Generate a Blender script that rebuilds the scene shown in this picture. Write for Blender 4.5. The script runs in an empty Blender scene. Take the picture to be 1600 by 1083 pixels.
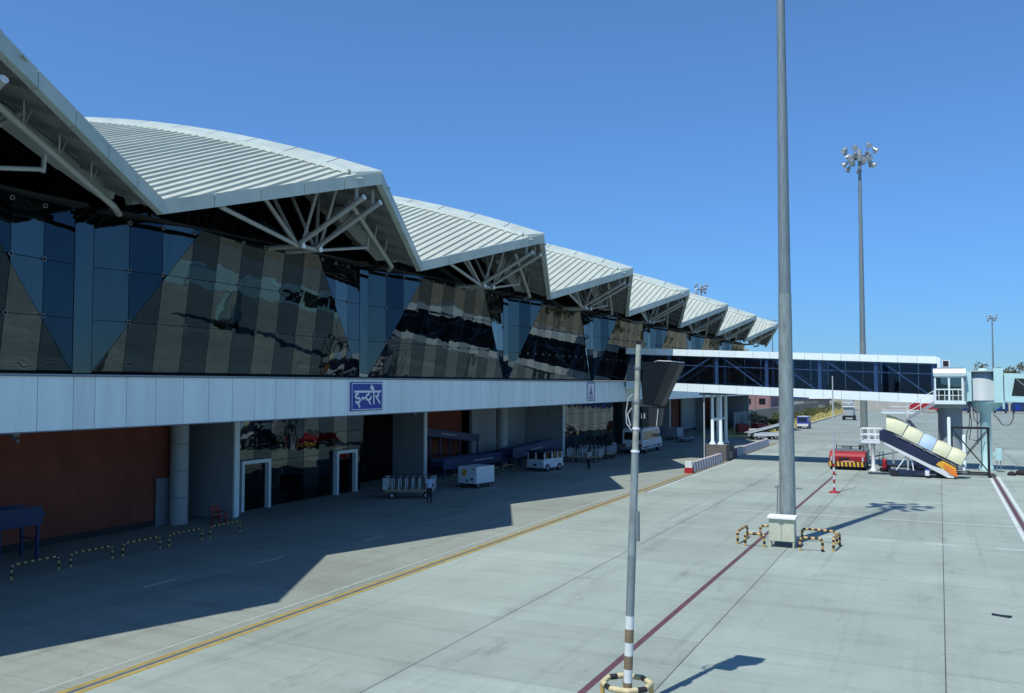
import bpy, math, random
from mathutils import Vector, Matrix, Euler
random.seed(7)
R = math.radians
sc = bpy.context.scene
col = sc.collection

# ------------------------------------------------------------------ camera, sky, sun, exposure
cam = bpy.data.cameras.new('camera'); camo = bpy.data.objects.new('camera', cam); col.objects.link(camo)
cam.sensor_width = 36.0; cam.lens = 36.0 * 1370.0 / 1600.0
cam.clip_start = 0.1; cam.clip_end = 6000
camo.location = (0, 0, 7.0)
camo.rotation_euler = (R(90 + 2.53), 0, R(25.97))
sc.camera = camo

SUN_AZ, SUN_EL = 14.5, 61.7          # shadows fall towards +Y, a little towards +X
w = bpy.data.worlds.new('World'); sc.world = w; w.use_nodes = True
nt = w.node_tree
sky = nt.nodes.new('ShaderNodeTexSky'); sky.sky_type = 'NISHITA'; sky.sun_disc = False
sky.sun_elevation = R(SUN_EL); sky.sun_rotation = R(180 + SUN_AZ)
sky.altitude = 16000; sky.air_density = 10.0; sky.dust_density = 0.0; sky.ozone_density = 10.0
bg = nt.nodes['Background']; bg.inputs['Strength'].default_value = 0.116
tint = nt.nodes.new('ShaderNodeVectorMath'); tint.operation = 'MULTIPLY'; tint.inputs[1].default_value = (.92, 1.03, 1.15)   # grades the whole sky colour bluer
nt.links.new(sky.outputs['Color'], tint.inputs[0]); nt.links.new(tint.outputs[0], bg.inputs['Color'])
sl = bpy.data.lights.new('sun', 'SUN'); sl.energy = 4.6; sl.angle = R(0.55); sl.color = (1.0, 0.965, 0.90)
so = bpy.data.objects.new('sun', sl); col.objects.link(so)
d = Vector((math.sin(R(SUN_AZ)) * math.cos(R(SUN_EL)), math.cos(R(SUN_AZ)) * math.cos(R(SUN_EL)), -math.sin(R(SUN_EL))))
so.rotation_euler = d.to_track_quat('-Z', 'Y').to_euler(); so.location = (0, -40, 80)
sc.view_settings.view_transform = 'Standard'; sc.view_settings.look = 'None'
sc.view_settings.exposure = 0.0; sc.view_settings.gamma = 1.0

# ------------------------------------------------------------------ materials
MATS = {}
def M(name, c, rough=.6, metal=0., var=.12, scale=.8, objvar=0., bump=0., bscale=25., spec=.4, c2=None, spots=0., stretch=(1, 1, 1)):
    if name in MATS: return MATS[name]
    m = bpy.data.materials.new(name); m.use_nodes = True; MATS[name] = m
    n, l = m.node_tree.nodes, m.node_tree.links
    p = n['Principled BSDF']
    p.inputs['Roughness'].default_value = rough; p.inputs['Metallic'].default_value = metal
    p.inputs['Specular IOR Level'].default_value = spec
    g = n.new('ShaderNodeNewGeometry')
    mp = n.new('ShaderNodeMapping'); mp.inputs['Scale'].default_value = stretch
    l.new(g.outputs['Position'], mp.inputs['Vector'])
    t = n.new('ShaderNodeTexNoise'); t.inputs['Scale'].default_value = scale; t.inputs['Detail'].default_value = 7; t.inputs['Roughness'].default_value = .65
    l.new(mp.outputs['Vector'], t.inputs['Vector'])
    rp = n.new('ShaderNodeValToRGB')
    lo = [x * (1 - var) for x in c]; hi = [min(1, x * (1 + var)) for x in c]
    if c2: lo = c2
    rp.color_ramp.elements[0].position = .33; rp.color_ramp.elements[1].position = .67
    rp.color_ramp.elements[0].color = (*lo, 1); rp.color_ramp.elements[1].color = (*hi, 1)
    l.new(t.outputs['Fac'], rp.inputs['Fac'])
    out = rp.outputs['Color']
    if objvar:
        oi = n.new('ShaderNodeObjectInfo'); mr = n.new('ShaderNodeMapRange')
        mr.inputs['To Min'].default_value = 1 - objvar; mr.inputs['To Max'].default_value = 1 + objvar
        l.new(oi.outputs['Random'], mr.inputs['Value'])
        mx = n.new('ShaderNodeVectorMath'); mx.operation = 'SCALE'
        l.new(out, mx.inputs[0]); l.new(mr.outputs[0], mx.inputs['Scale']); out = mx.outputs[0]
    if spots:
        t2 = n.new('ShaderNodeTexNoise'); t2.inputs['Scale'].default_value = scale * 9; t2.inputs['Detail'].default_value = 5
        l.new(mp.outputs['Vector'], t2.inputs['Vector'])
        r2 = n.new('ShaderNodeMapRange'); r2.inputs['From Min'].default_value = .58; r2.inputs['From Max'].default_value = .75
        r2.inputs['To Min'].default_value = 1; r2.inputs['To Max'].default_value = 1 - spots
        l.new(t2.outputs['Fac'], r2.inputs['Value'])
        mx = n.new('ShaderNodeVectorMath'); mx.operation = 'SCALE'
        l.new(out, mx.inputs[0]); l.new(r2.outputs[0], mx.inputs['Scale']); out = mx.outputs[0]
    l.new(out, p.inputs['Base Color'])
    if bump:
        t3 = n.new('ShaderNodeTexNoise'); t3.inputs['Scale'].default_value = bscale; t3.inputs['Detail'].default_value = 6
        l.new(g.outputs['Position'], t3.inputs['Vector'])
        b = n.new('ShaderNodeBump'); b.inputs['Strength'].default_value = bump; b.inputs['Distance'].default_value = .02
        l.new(t3.outputs['Fac'], b.inputs['Height']); l.new(b.outputs['Normal'], p.inputs['Normal'])
    return m

def mirror_glass(name, c, wav=.009):
    m = bpy.data.materials.new(name); m.use_nodes = True; MATS[name] = m
    n, l = m.node_tree.nodes, m.node_tree.links
    p = n['Principled BSDF']; p.inputs['Metallic'].default_value = 1; p.inputs['Roughness'].default_value = .015
    g = n.new('ShaderNodeNewGeometry'); t = n.new('ShaderNodeTexNoise')
    t.inputs['Scale'].default_value = .7; t.inputs['Detail'].default_value = 1.5
    l.new(g.outputs['Position'], t.inputs['Vector'])
    b = n.new('ShaderNodeBump'); b.inputs['Strength'].default_value = 1.0; b.inputs['Distance'].default_value = wav
    l.new(t.outputs['Fac'], b.inputs['Height']); l.new(b.outputs['Normal'], p.inputs['Normal'])
    t2 = n.new('ShaderNodeTexNoise'); t2.inputs['Scale'].default_value = 1.6; t2.inputs['Detail'].default_value = 6
    mp = n.new('ShaderNodeMapping'); mp.inputs['Scale'].default_value = (1, 2.2, .35); l.new(g.outputs['Position'], mp.inputs['Vector']); l.new(mp.outputs['Vector'], t2.inputs['Vector'])
    oi = n.new('ShaderNodeObjectInfo')
    a = n.new('ShaderNodeMath'); a.operation = 'MULTIPLY_ADD'; a.inputs[1].default_value = .16; a.inputs[2].default_value = .84
    l.new(oi.outputs['Random'], a.inputs[0])
    a2 = n.new('ShaderNodeMath'); a2.operation = 'MULTIPLY_ADD'; a2.inputs[1].default_value = .3; a2.inputs[2].default_value = .85
    l.new(t2.outputs['Fac'], a2.inputs[0])
    a3 = n.new('ShaderNodeMath'); a3.operation = 'MULTIPLY'; l.new(a.outputs[0], a3.inputs[0]); l.new(a2.outputs[0], a3.inputs[1])
    v = n.new('ShaderNodeVectorMath'); v.operation = 'SCALE'; v.inputs[0].default_value = c; l.new(a3.outputs[0], v.inputs['Scale'])
    l.new(v.outputs[0], p.inputs['Base Color'])
    return m

def clear_glass(name, tint, refl=1.0):
    m = bpy.data.materials.new(name); m.use_nodes = True; MATS[name] = m
    n, l = m.node_tree.nodes, m.node_tree.links
    n.remove(n['Principled BSDF'])
    tr = n.new('ShaderNodeBsdfTransparent'); tr.inputs['Color'].default_value = (*tint, 1)
    gl = n.new('ShaderNodeBsdfGlossy'); gl.inputs['Roughness'].default_value = .02; gl.inputs['Color'].default_value = (.75, .85, 1, 1)
    fr = n.new('ShaderNodeFresnel'); fr.inputs['IOR'].default_value = 1.6
    mu = n.new('ShaderNodeMath'); mu.operation = 'MULTIPLY'; mu.inputs[1].default_value = refl; mu.use_clamp = True
    l.new(fr.outputs[0], mu.inputs[0])
    mx = n.new('ShaderNodeMixShader'); l.new(mu.outputs[0], mx.inputs[0]); l.new(tr.outputs[0], mx.inputs[1]); l.new(gl.outputs[0], mx.inputs[2])
    l.new(mx.outputs[0], n['Material Output'].inputs['Surface'])
    return m

def concrete(name, c, objvar=.085):
    m = bpy.data.materials.new(name); m.use_nodes = True; MATS[name] = m
    n, l = m.node_tree.nodes, m.node_tree.links
    p = n['Principled BSDF']; p.inputs['Roughness'].default_value = .82; p.inputs['Specular IOR Level'].default_value = .3
    g = n.new('ShaderNodeNewGeometry')
    def noise(s, det, st=(1, 1, 1), rough=.6):
        mp = n.new('ShaderNodeMapping'); mp.inputs['Scale'].default_value = st; l.new(g.outputs['Position'], mp.inputs['Vector'])
        t = n.new('ShaderNodeTexNoise'); t.inputs['Scale'].default_value = s; t.inputs['Detail'].default_value = det; t.inputs['Roughness'].default_value = rough
        l.new(mp.outputs['Vector'], t.inputs['Vector']); return t.outputs['Fac']
    def rng(v, a, b, lo, hi):
        r = n.new('ShaderNodeMapRange'); r.inputs['From Min'].default_value = a; r.inputs['From Max'].default_value = b
        r.inputs['To Min'].default_value = lo; r.inputs['To Max'].default_value = hi; l.new(v, r.inputs['Value']); return r.outputs[0]
    def mul(a, b):
        x = n.new('ShaderNodeMath'); x.operation = 'MULTIPLY'; l.new(a, x.inputs[0]); l.new(b, x.inputs[1]); return x.outputs[0]
    f = rng(noise(.11, 6), .3, .7, .84, 1.12)
    f = mul(f, rng(noise(.5, 8, (1, .35, 1), .7), .3, .7, .92, 1.07))
    f = mul(f, rng(noise(.9, 8, (.12, 1.6, 1), .7), .50, .74, 1.0, .80))      # scuffs across the lanes
    f = mul(f, rng(noise(6, 8, (1, 1, 1), .75), .3, .7, .94, 1.06))
    f = mul(f, rng(noise(.35, 9, (2.2, .6, 1), .75), .58, .74, 1.0, .66))     # dark stains
    f = mul(f, rng(noise(.27, 9, (1, 1, 1), .8), .66, .80, 1.0, 1.12))        # bleached patches
    sx = n.new('ShaderNodeSeparateXYZ'); l.new(g.outputs['Position'], sx.inputs[0])
    def mth(op, a, b=None, c_=None):
        x = n.new('ShaderNodeMath'); x.operation = op
        for k, q in enumerate((a, b, c_)):
            if q is None: continue
            if isinstance(q, (int, float)): x.inputs[k].default_value = q
            else: l.new(q, x.inputs[k])
        return x.outputs[0]
    # dirt gathered along the lane joints (every 6 m) and thin wandering cracks
    dj = mth('PINGPONG', sx.outputs['X'], 3.0)
    jd = rng(dj, 0.0, .55, 1.0, 0.0)
    f = mul(f, mth('SUBTRACT', 1.0, mth('MULTIPLY', jd, rng(noise(.55, 7, (1, .5, 1), .7), .48, .72, 0, .34))))
    wp_ = n.new('ShaderNodeVectorMath'); wp_.operation = 'ADD'; nz = n.new('ShaderNodeTexNoise'); nz.inputs['Scale'].default_value = .9; nz.inputs['Detail'].default_value = 5; l.new(g.outputs['Position'], nz.inputs['Vector'])
    l.new(g.outputs['Position'], wp_.inputs[0]); l.new(nz.outputs['Color'], wp_.inputs[1])
    vo = n.new('ShaderNodeTexVoronoi'); vo.feature = 'DISTANCE_TO_EDGE'; vo.inputs['Scale'].default_value = .12; l.new(wp_.outputs[0], vo.inputs['Vector'])
    ck = rng(vo.outputs['Distance'], 0.0, .004, 1.0, 0.0)
    f = mul(f, mth('SUBTRACT', 1.0, mth('MULTIPLY', ck, rng(noise(.06, 3), .52, .58, 0, .22))))
    # tyre tracks running with the lanes
    f = mul(f, rng(noise(1.1, 4, (1.5, .03, 1), .6), .56, .70, 1.0, .86))
    # round oil drips
    v2 = n.new('ShaderNodeTexVoronoi'); v2.inputs['Scale'].default_value = .45; v2.inputs['Randomness'].default_value = 1; l.new(wp_.outputs[0], v2.inputs['Vector'])
    f = mul(f, mth('SUBTRACT', 1.0, mth('MULTIPLY', rng(v2.outputs['Distance'], .03, .10, 1.0, 0.0), rng(noise(.2, 3), .52, .6, 0, .4))))
    oi = n.new('ShaderNodeObjectInfo'); f = mul(f, rng(oi.outputs['Random'], 0, 1, 1 - objvar, 1 + objvar))
    v = n.new('ShaderNodeVectorMath'); v.operation = 'SCALE'; v.inputs[0].default_value = c; l.new(f, v.inputs['Scale'])
    l.new(v.outputs[0], p.inputs['Base Color'])
    b = n.new('ShaderNodeBump'); b.inputs['Strength'].default_value = .25; b.inputs['Distance'].default_value = .01
    l.new(noise(30, 5), b.inputs['Height']); l.new(b.outputs['Normal'], p.inputs['Normal'])
    return m

CONC = concrete('apron_concrete', (.29, .348, .305))
CONC2 = concrete('apron_concrete_far', (.25, .295, .265), 0)
ROAD = concrete('service_road_concrete', (.248, .282, .242), .05)  # dustier strip's own tone, also chosen to deepen the canopy shade
SEAL = M('joint_sealant', (.07, .08, .08), .9)
EARTH = M('dry_earth', (.24, .22, .15), .95, var=.3, scale=.05, c2=(.14, .15, .09))
GRASS = M('dry_grass', (.46, .41, .17), .9, var=.25, scale=2.5, c2=(.30, .29, .11))
YEL = M('yellow_line_paint', (.33, .245, .06), .7, var=.2, scale=3, spots=.45)
WHT_L = M('white_line_paint', (.55, .6, .58), .7, var=.12, scale=4, spots=.35)
WHT_F = M('faded_white_paint', (.46, .53, .51), .8, var=.12, scale=4, spots=.35)
RED_L = M('maroon_line_paint', (.105, .05, .062), .7, var=.2, scale=3, spots=-.5)
DARKG = M('grey_line_paint', (.09, .1, .1), .8, var=.2, scale=3)
WHITE = M('white_cladding', (.74, .86, .85), .35, var=.07, scale=1.6, objvar=.04, spots=.06, stretch=(1, 1, .10))
WBAND = M('white_walkway_cladding', (.82, .93, .91), .4, var=.03, scale=1.2, objvar=.025)
ROOFM = M('roof_sheet_metal', (.46, .505, .435), .5, metal=0, var=.07, scale=.6, objvar=.04, spots=.1)
TRIM = M('roof_trim_metal', (.40, .475, .435), .5, var=.12, scale=.7, objvar=.04, spots=.08)
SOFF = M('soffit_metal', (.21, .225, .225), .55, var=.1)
TUBE = M('painted_steel_tube', (.34, .365, .35), .45, var=.08, scale=2)
GALV = M('galvanised_steel', (.21, .26, .27), .5, metal=.25, var=.2, scale=2.5, stretch=(6, 6, .5), spots=.2)
GALV2 = M('weathered_galvanised_steel', (.24, .295, .295), .6, metal=.15, var=.3, scale=2.2, stretch=(5, 5, .6), spots=.3)
GPAINT = M('grey_painted_steel', (.17, .20, .22), .5, var=.1)
GLA = mirror_glass('silver_glass', (.084, .103, .107))
GLB = mirror_glass('blue_glass', (.032, .048, .062))
GLD = mirror_glass('dark_glass', (.035, .042, .048))
DARK = M('dark_interior', (.012, .014, .016), .8)
BLACK = M('black_paint', (.015, .017, .02), .5)
RUBBER = M('black_rubber', (.018, .018, .019), .8)
TERRA = M('terracotta_render', (.235, .066, .04), .85, var=.25, scale=.35, bump=.2, spots=.15, stretch=(1, 1, .5))
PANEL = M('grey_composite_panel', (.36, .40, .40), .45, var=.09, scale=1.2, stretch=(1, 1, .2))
FINP = M('shaded_fin_panel', (.30, .345, .355), .5, var=.1, scale=.8, stretch=(1, 1, .3))  # panel grey darkened so the shade under the canopy reads deeper
STRIPE_Y = M('hazard_yellow', (.55, .37, .13), .6, var=.2, scale=5, spots=.25)
STRIPE_K = M('hazard_black', (.02, .02, .022), .6, var=.3, scale=5)
STRIPE_W = M('stripe_white', (.62, .68, .66), .5, var=.1, scale=5, spots=.2)
CREAMB = M('cream_band', (.55, .48, .27), .6, var=.2, scale=5, spots=.25)
BROWNB = M('brown_band', (.20, .155, .095), .6, var=.2, scale=5, spots=.2)
RED = M('red_vehicle_paint', (.33, .016, .026), .6, var=.1)
REDP = M('red_plastic', (.32, .03, .025), .45)
BLUEP = M('blue_machine_paint', (.014, .036, .11), .45, var=.12)
NAVY = M('navy_paint', (.018, .026, .065), .4, var=.1)
CREAM = M('cream_canopy_fabric', (.60, .61, .41), .6, var=.06)
PALEB = M('pale_blue_canopy_fabric', (.40, .55, .68), .6, var=.06)
ORANGE = M('orange_paint', (.75, .22, .035), .45, var=.12)
YELP = M('yellow_paint', (.72, .40, .05), .45, var=.1)
VANW = M('white_vehicle_paint', (.66, .70, .70), .3, var=.05)
RAILW = M('dull_white_rail_paint', (.44, .48, .48), .5, var=.15, scale=4)
BOX = M('cream_cabinet_paint', (.50, .53, .41), .5, var=.1, scale=2, spots=.12)
SIGNB = M('sign_blue', (.012, .04, .30), .4, var=.05)
SIGNW = M('sign_white', (.78, .80, .80), .4, var=.03)
TEALW = M('pale_teal_paint', (.46, .70, .69), .4, var=.06, objvar=.03)
ROTG = M('rotunda_grey_paint', (.34, .40, .42), .45, var=.05, stretch=(4, 4, .2))
COLC = M('grey_column_render', (.30, .33, .35), .7, var=.08, scale=1.2)
WALLC = M('grey_precast_concrete', (.24, .25, .245), .85, var=.14, scale=1.2, objvar=.06, stretch=(1, 1, .4))
PINK = M('pink_render', (.27, .165, .17), .85, var=.08, scale=.4)
BARW = M('barrier_white_paint', (.62, .63, .62), .6, var=.1, scale=4)
BARP = M('barrier_pink_paint', (.33, .21, .235), .6, var=.15, scale=4)
WGLASS = clear_glass('walkway_clear_glass', (.52, .62, .76), .5)
WGLASS2 = clear_glass('walkway_dark_glass', (.05, .075, .13), .35)
CGLASS = clear_glass('cabin_glass', (.35, .42, .44), .7)
VGLASS = M('vehicle_window_glass', (.012, .015, .018), .06, spec=.6, var=0)
BEAMB = M('pale_blue_steel', (.66, .70, .70), .5, var=.05)
FLOORD = M('dark_floor', (.08, .09, .11), .6)
BARK = M('bark', (.12, .09, .06), .9, var=.25, scale=4)
LEAF = M('olive_leaves', (.075, .095, .035), .7, var=.4, scale=.5, objvar=.1)
LEAF2 = M('dry_leaves', (.13, .12, .055), .7, var=.4, scale=.5)
SKIN = M('skin', (.16, .085, .055), .6)
HAIR = M('hair', (.012, .01, .009), .6)
SHIRT = M('pale_blue_cloth', (.42, .50, .62), .85)
SHIRTW = M('white_cloth', (.58, .60, .60), .85)
TROUS = M('dark_trousers', (.02, .022, .028), .85)
SHOE = M('shoe_leather', (.25, .16, .1), .6)
LAMPG = M('lamp_glass', (.55, .6, .62), .12, var=.02, spec=.7)
ALU = M('cast_aluminium', (.34, .37, .38), .4, metal=.4, var=.1)
DOCK = M('charcoal_housing', (.006, .011, .015), .7, var=.1, spec=.12)
DECK = M('trolley_deck', (.30, .25, .15), .7, var=.2)

# ------------------------------------------------------------------ mesh helpers
FR = {}
class MB:
    def __init__(s): s.v = []; s.f = []; s.m = []; s.sm = []
    def add(s, vs, fs, mat=0, smooth=False):
        o = len(s.v); s.v += [tuple(x) for x in vs]
        for f in fs: s.f.append([i + o for i in f]); s.m.append(mat); s.sm.append(smooth)
        return s
    def box(s, c, sz, rz=0, mat=0, rot=None):
        hx, hy, hz = sz[0] / 2, sz[1] / 2, sz[2] / 2
        q = rot if rot is not None else Matrix.Rotation(rz, 3, 'Z')
        vs = [Vector(c) + q @ Vector((x * hx, y * hy, z * hz)) for x in (-1, 1) for y in (-1, 1) for z in (-1, 1)]
        return s.add(vs, [(0, 1, 3, 2), (4, 6, 7, 5), (0, 4, 5, 1), (2, 3, 7, 6), (0, 2, 6, 4), (1, 5, 7, 3)], mat)
    def bb(s, a, b, mat=0):
        return s.box([(a[i] + b[i]) / 2 for i in range(3)], [abs(b[i] - a[i]) for i in range(3)], 0, mat)
    def bar(s, a, b, wd, ht, mat=0, up=(0, 0, 1)):
        a, b = Vector(a), Vector(b); x = (b - a); L = x.length; x.normalize()
        u = Vector(up); y = u.cross(x)
        if y.length < 1e-4: y = Vector((0, 1, 0)).cross(x)
        y.normalize(); z = x.cross(y)
        q = Matrix((x, y, z)).transposed()
        return s.box((a + b) / 2, (L, wd, ht), 0, mat, q)
    def tube(s, a, b, r, n=10, r2=None, mat=0, caps=True):
        a, b = Vector(a), Vector(b); x = (b - a).normalized(); r2 = r if r2 is None else r2
        u = Vector((0, 0, 1)) if abs(x.z) < .9 else Vector((1, 0, 0))
        y = u.cross(x).normalized(); z = x.cross(y)
        ring = lambda c, rr: [c + (y * math.cos(2 * math.pi * i / n) + z * math.sin(2 * math.pi * i / n)) * rr for i in range(n)]
        s.add(ring(a, r) + ring(b, r2), [(i, (i + 1) % n, n + (i + 1) % n, n + i) for i in range(n)], mat, True)
        if caps:
            s.add(ring(a, r), [list(range(n))[::-1]], mat); s.add(ring(b, r2), [list(range(n))], mat)
        return s
    def path(s, pts, r, n=8, mats=(0,), seg=None, closed=False):
        """tube along a polyline; with seg the paint alternates every seg metres"""
        P = [Vector(p) for p in pts]
        if closed: P = P + [P[0]]
        if seg:
            Q = [P[0]]; 
            for a, b in zip(P, P[1:]):
                k = max(1, round((b - a).length / seg))
                Q += [a + (b - a) * (j + 1) / k for j in range(k)]
            P = Q
        T = []
        for i in range(len(P)):
            if closed and i in (0, len(P) - 1): t = (P[1] - P[0]).normalized() + (P[-1] - P[-2]).normalized()
            else: t = (P[min(i + 1, len(P) - 1)] - P[max(i - 1, 0)])
            T.append(t.normalized())
        rings = []
        y = None
        for p, t in zip(P, T):
            if y is None:
                u = Vector((0, 0, 1)) if abs(t.z) < .9 else Vector((1, 0, 0))
                y = u.cross(t).normalized()
            else:
                y = (y - t * y.dot(t)).normalized()
            z = t.cross(y)
            rings.append([p + (y * math.cos(2 * math.pi * i / n) + z * math.sin(2 * math.pi * i / n)) * r for i in range(n)])
        for k in range(len(rings) - 1):
            s.add(rings[k] + rings[k + 1], [(i, (i + 1) % n, n + (i + 1) % n, n + i) for i in range(n)], mats[k % len(mats)], True)
        if not closed:
            s.add(rings[0], [list(range(n))[::-1]], mats[0]); s.add(rings[-1], [list(range(n))], mats[(len(rings) - 2) % len(mats)])
        return s
    def prism(s, pts, ext, mat=0, smooth=False):
        """planar polygon extruded by vector ext"""
        e = Vector(ext); n = len(pts); P = [Vector(p) for p in pts]
        s.add(P, [list(range(n))[::-1]], mat); s.add([p + e for p in P], [list(range(n))], mat)
        s.add(P + [p + e for p in P], [(i, (i + 1) % n, n + (i + 1) % n, n + i) for i in range(n)], mat, smooth)
        return s
    def lathe(s, prof, c, n=16, mat=0, a0=0, a1=2 * math.pi):
        c = Vector(c); full = abs(a1 - a0 - 2 * math.pi) < 1e-4; k = n if full else n + 1
        vs = [c + Vector((r * math.cos(a0 + (a1 - a0) * i / n), r * math.sin(a0 + (a1 - a0) * i / n), z)) for r, z in prof for i in range(k)]
        fs = [(j * k + i, j * k + (i + 1) % k, (j + 1) * k + (i + 1) % k, (j + 1) * k + i) for j in range(len(prof) - 1) for i in range(n)]
        return s.add(vs, fs, mat, True)
    def quad(s, a, b, c, d, mat=0): return s.add([a, b, c, d], [(0, 1, 2, 3)], mat)
    def build(s, name, mats, parent=None, kind=None, label=None, cat=None, group=None, origin=None):
        if not isinstance(mats, (list, tuple)): mats = [mats]
        xs = list(zip(*s.v))
        c = Vector(origin) if origin is not None else Vector(((min(xs[0]) + max(xs[0])) / 2, (min(xs[1]) + max(xs[1])) / 2, min(xs[2])))
        me = bpy.data.meshes.new(name); me.from_pydata([Vector(v) - c for v in s.v], [], s.f)
        for m in mats: me.materials.append(m)
        me.polygons.foreach_set('material_index', s.m); me.polygons.foreach_set('use_smooth', s.sm)
        me.update()
        o = bpy.data.objects.new(name, me); col.objects.link(o)
        return put(o, c, parent, kind, label, cat, group)

def put(o, c, parent=None, kind=None, label=None, cat=None, group=None):
    FR[o] = Vector(c)
    if parent is not None: o.parent = parent; o.location = Vector(c) - FR[parent]
    else: o.location = c
    if kind: o['kind'] = kind
    if label: o['label'] = label
    if cat: o['category'] = cat
    if group: o['group'] = group
    return o
def inst(me, name, c, parent=None, rot=None):
    o = bpy.data.objects.new(name, me); col.objects.link(o); put(o, c, parent)
    if rot: o.rotation_euler = rot
    return o
def thing(name, label, cat, loc=(0, 0, 0), group=None, local=False):
    o = bpy.data.objects.new(name, None); col.objects.link(o); o.empty_display_size = .3
    o.location = loc; FR[o] = Vector((0, 0, 0)) if local else Vector(loc)
    o['label'] = label; o['category'] = cat
    if group: o['group'] = group
    return o
def copy_tree(o, parent=None):
    c = o.copy(); col.objects.link(c); c.parent = parent
    for ch in o.children: copy_tree(ch, c)
    return c
def dup(o, loc, rz, label, group=None):
    c = copy_tree(o); c.location = loc; c.rotation_euler = (0, 0, rz); c['label'] = label
    if group: c['group'] = group
    return c

# ------------------------------------------------------------------ ground
g = MB(); g.quad((-3000, -600, -.06), (3000, -600, -.06), (3000, 5000, -.06), (-3000, 5000, -.06))
g.build('ground', EARTH, kind='structure', label='dry open ground reaching to the horizon')
a = MB(); a.bb((-30, -80, -.055), (400, 262, -.012))
apron = a.build('apron', CONC2, kind='structure', label='wide pale concrete aircraft apron')
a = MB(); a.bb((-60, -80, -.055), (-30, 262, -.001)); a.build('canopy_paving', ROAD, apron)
s = MB(); s.bb((-30, 9, -.0115), (24, 109, -.008)); s.build('joint_sealant', SEAL, apron)
slab_mesh = road_mesh = None
for i in range(9):
    for j in range(20):
        x0, y0 = -30 + 6 * i, 9 + 5 * j
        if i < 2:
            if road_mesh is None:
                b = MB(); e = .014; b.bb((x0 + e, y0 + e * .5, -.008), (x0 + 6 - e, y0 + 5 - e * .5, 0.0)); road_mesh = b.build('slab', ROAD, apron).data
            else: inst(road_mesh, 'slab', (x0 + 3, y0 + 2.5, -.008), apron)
        elif slab_mesh is None:
            b = MB(); e = .014
            b.bb((x0 + e, y0 + e * .5, -.008), (x0 + 6 - e, y0 + 5 - e * .5, 0.0))
            o = b.build('slab', CONC, apron); slab_mesh = o.data
        else:
            inst(slab_mesh, 'slab', (x0 + 3, y0 + 2.5, -.008), apron)
def line(name, x0, y0, x1, y1, mat, z=.003):
    b = MB(); b.bb((x0, y0, z - .0025), (x1, y1, z)); return b.build(name, mat, apron)
line('yellow_line', -18.22, 9, -18.07, 110, YEL); line('yellow_line', -17.86, 9, -17.70, 110, YEL)
line('grey_line', -18.03, 9, -17.90, 110, DARKG, .0025)
line('faded_white_line', -18.72, 9, -18.62, 58, M('worn_white_paint', (.33, .38, .34), .8, var=.15, scale=3, spots=.3))
line('white_line', -17.42, 56, -17.30, 84, WHT_L); line('grey_line', -17.62, 56, -17.46, 84, DARKG)
line('maroon_line', -7.56, 9, -7.38, 74, RED_L)
line('maroon_line', 3.50, 40, 3.72, 80, RED_L, .0035); line('white_line', 3.26, 40, 3.44, 77, WHT_L); line('white_line', 3.80, 40, 3.98, 77, WHT_L)
line('faded_white_line', -11, 50.1, 22, 50.2, WHT_F)
for x0 in (-9.0, -5.3, -3.1, -.7, 2.0, 4.6): line('white_dash', x0, 43.2, x0 + 1.25, 43.32, WHT_F)
for x0, y0 in ((-23.5, 33), (-24.3, 27), (-25, 22)): line('faded_white_dash', x0, y0, x0 + .1, y0 + 1.4, WHT_F)
b = MB(); b.bb((-29, 118, -.011), (-21.5, 268, .10)); grass_bed = b.build('verge', GRASS, kind='structure', label='dry yellow grass verge beside the precast wall')
b = MB(); b.bb((-21.45, 118, -.011), (-21.1, 268, .14)); b.build('kerb', WALLC, grass_bed)

# ------------------------------------------------------------------ terminal building
PER = 17.3
terminal = thing('terminal_building', 'long terminal with zigzag folded metal roof and leaning mirror glass facade', 'terminal', (-34, 60, 0))
AL, BE = .3684, .0057
XV, XT, ZV, ZT = -24.7, -21.5, 13.5, 16.1
YV0, YR0 = 22.4, 31.3
def zr(x): t = XT - x; return ZT + AL * t - BE * t * abs(t)
def zv(x): t = XV - x; return ZV + AL * t - BE * t * abs(t)
XBACK = -58.0
def plate(bay, side):
    yv = YV0 + PER * bay if side < 0 else YV0 + PER * (bay + 1)
    return yv, YR0 + PER * bay
def roofpt(bay, side, x, s, dz=0):
    yv, yr = plate(bay, side)
    return Vector((x, yv + (yr - yv) * s, zv(x) + (zr(x) - zv(x)) * s + dz))
def edge_x(s): return XV + (XT - XV) * s
RIB = .45
def sheet(mb, bay, side, x0, x1, s1, rib=.105):
    """one trapezoidal roof sheet running down the slope"""
    def sec(x): return max(0.0, (x - XV) / (XT - XV)) + (.012 if x > XV else 0)
    prof = [(x0, 0), (x0 + .05, rib), (x0 + .15, rib), (x0 + .16, 0), (x1, 0)]
    lo, hi = [], []
    for x, h in prof:
        lo.append(roofpt(bay, side, x, min(sec(x), s1 - .002), h)); hi.append(roofpt(bay, side, x, s1, h))
    n = len(prof)
    fs = [(i, i + 1, n + i + 1, n + i) for i in range(n - 1)]
    mb.add(lo + hi, fs if side < 0 else [f[::-1] for f in fs])
    mb.add(lo + [p - Vector((0, 0, h + .02)) for p, (x, h) in zip(lo, prof)], [(i, n + i, n + i + 1, i + 1) for i in range(n - 1)])
S_CAP = .885
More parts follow.
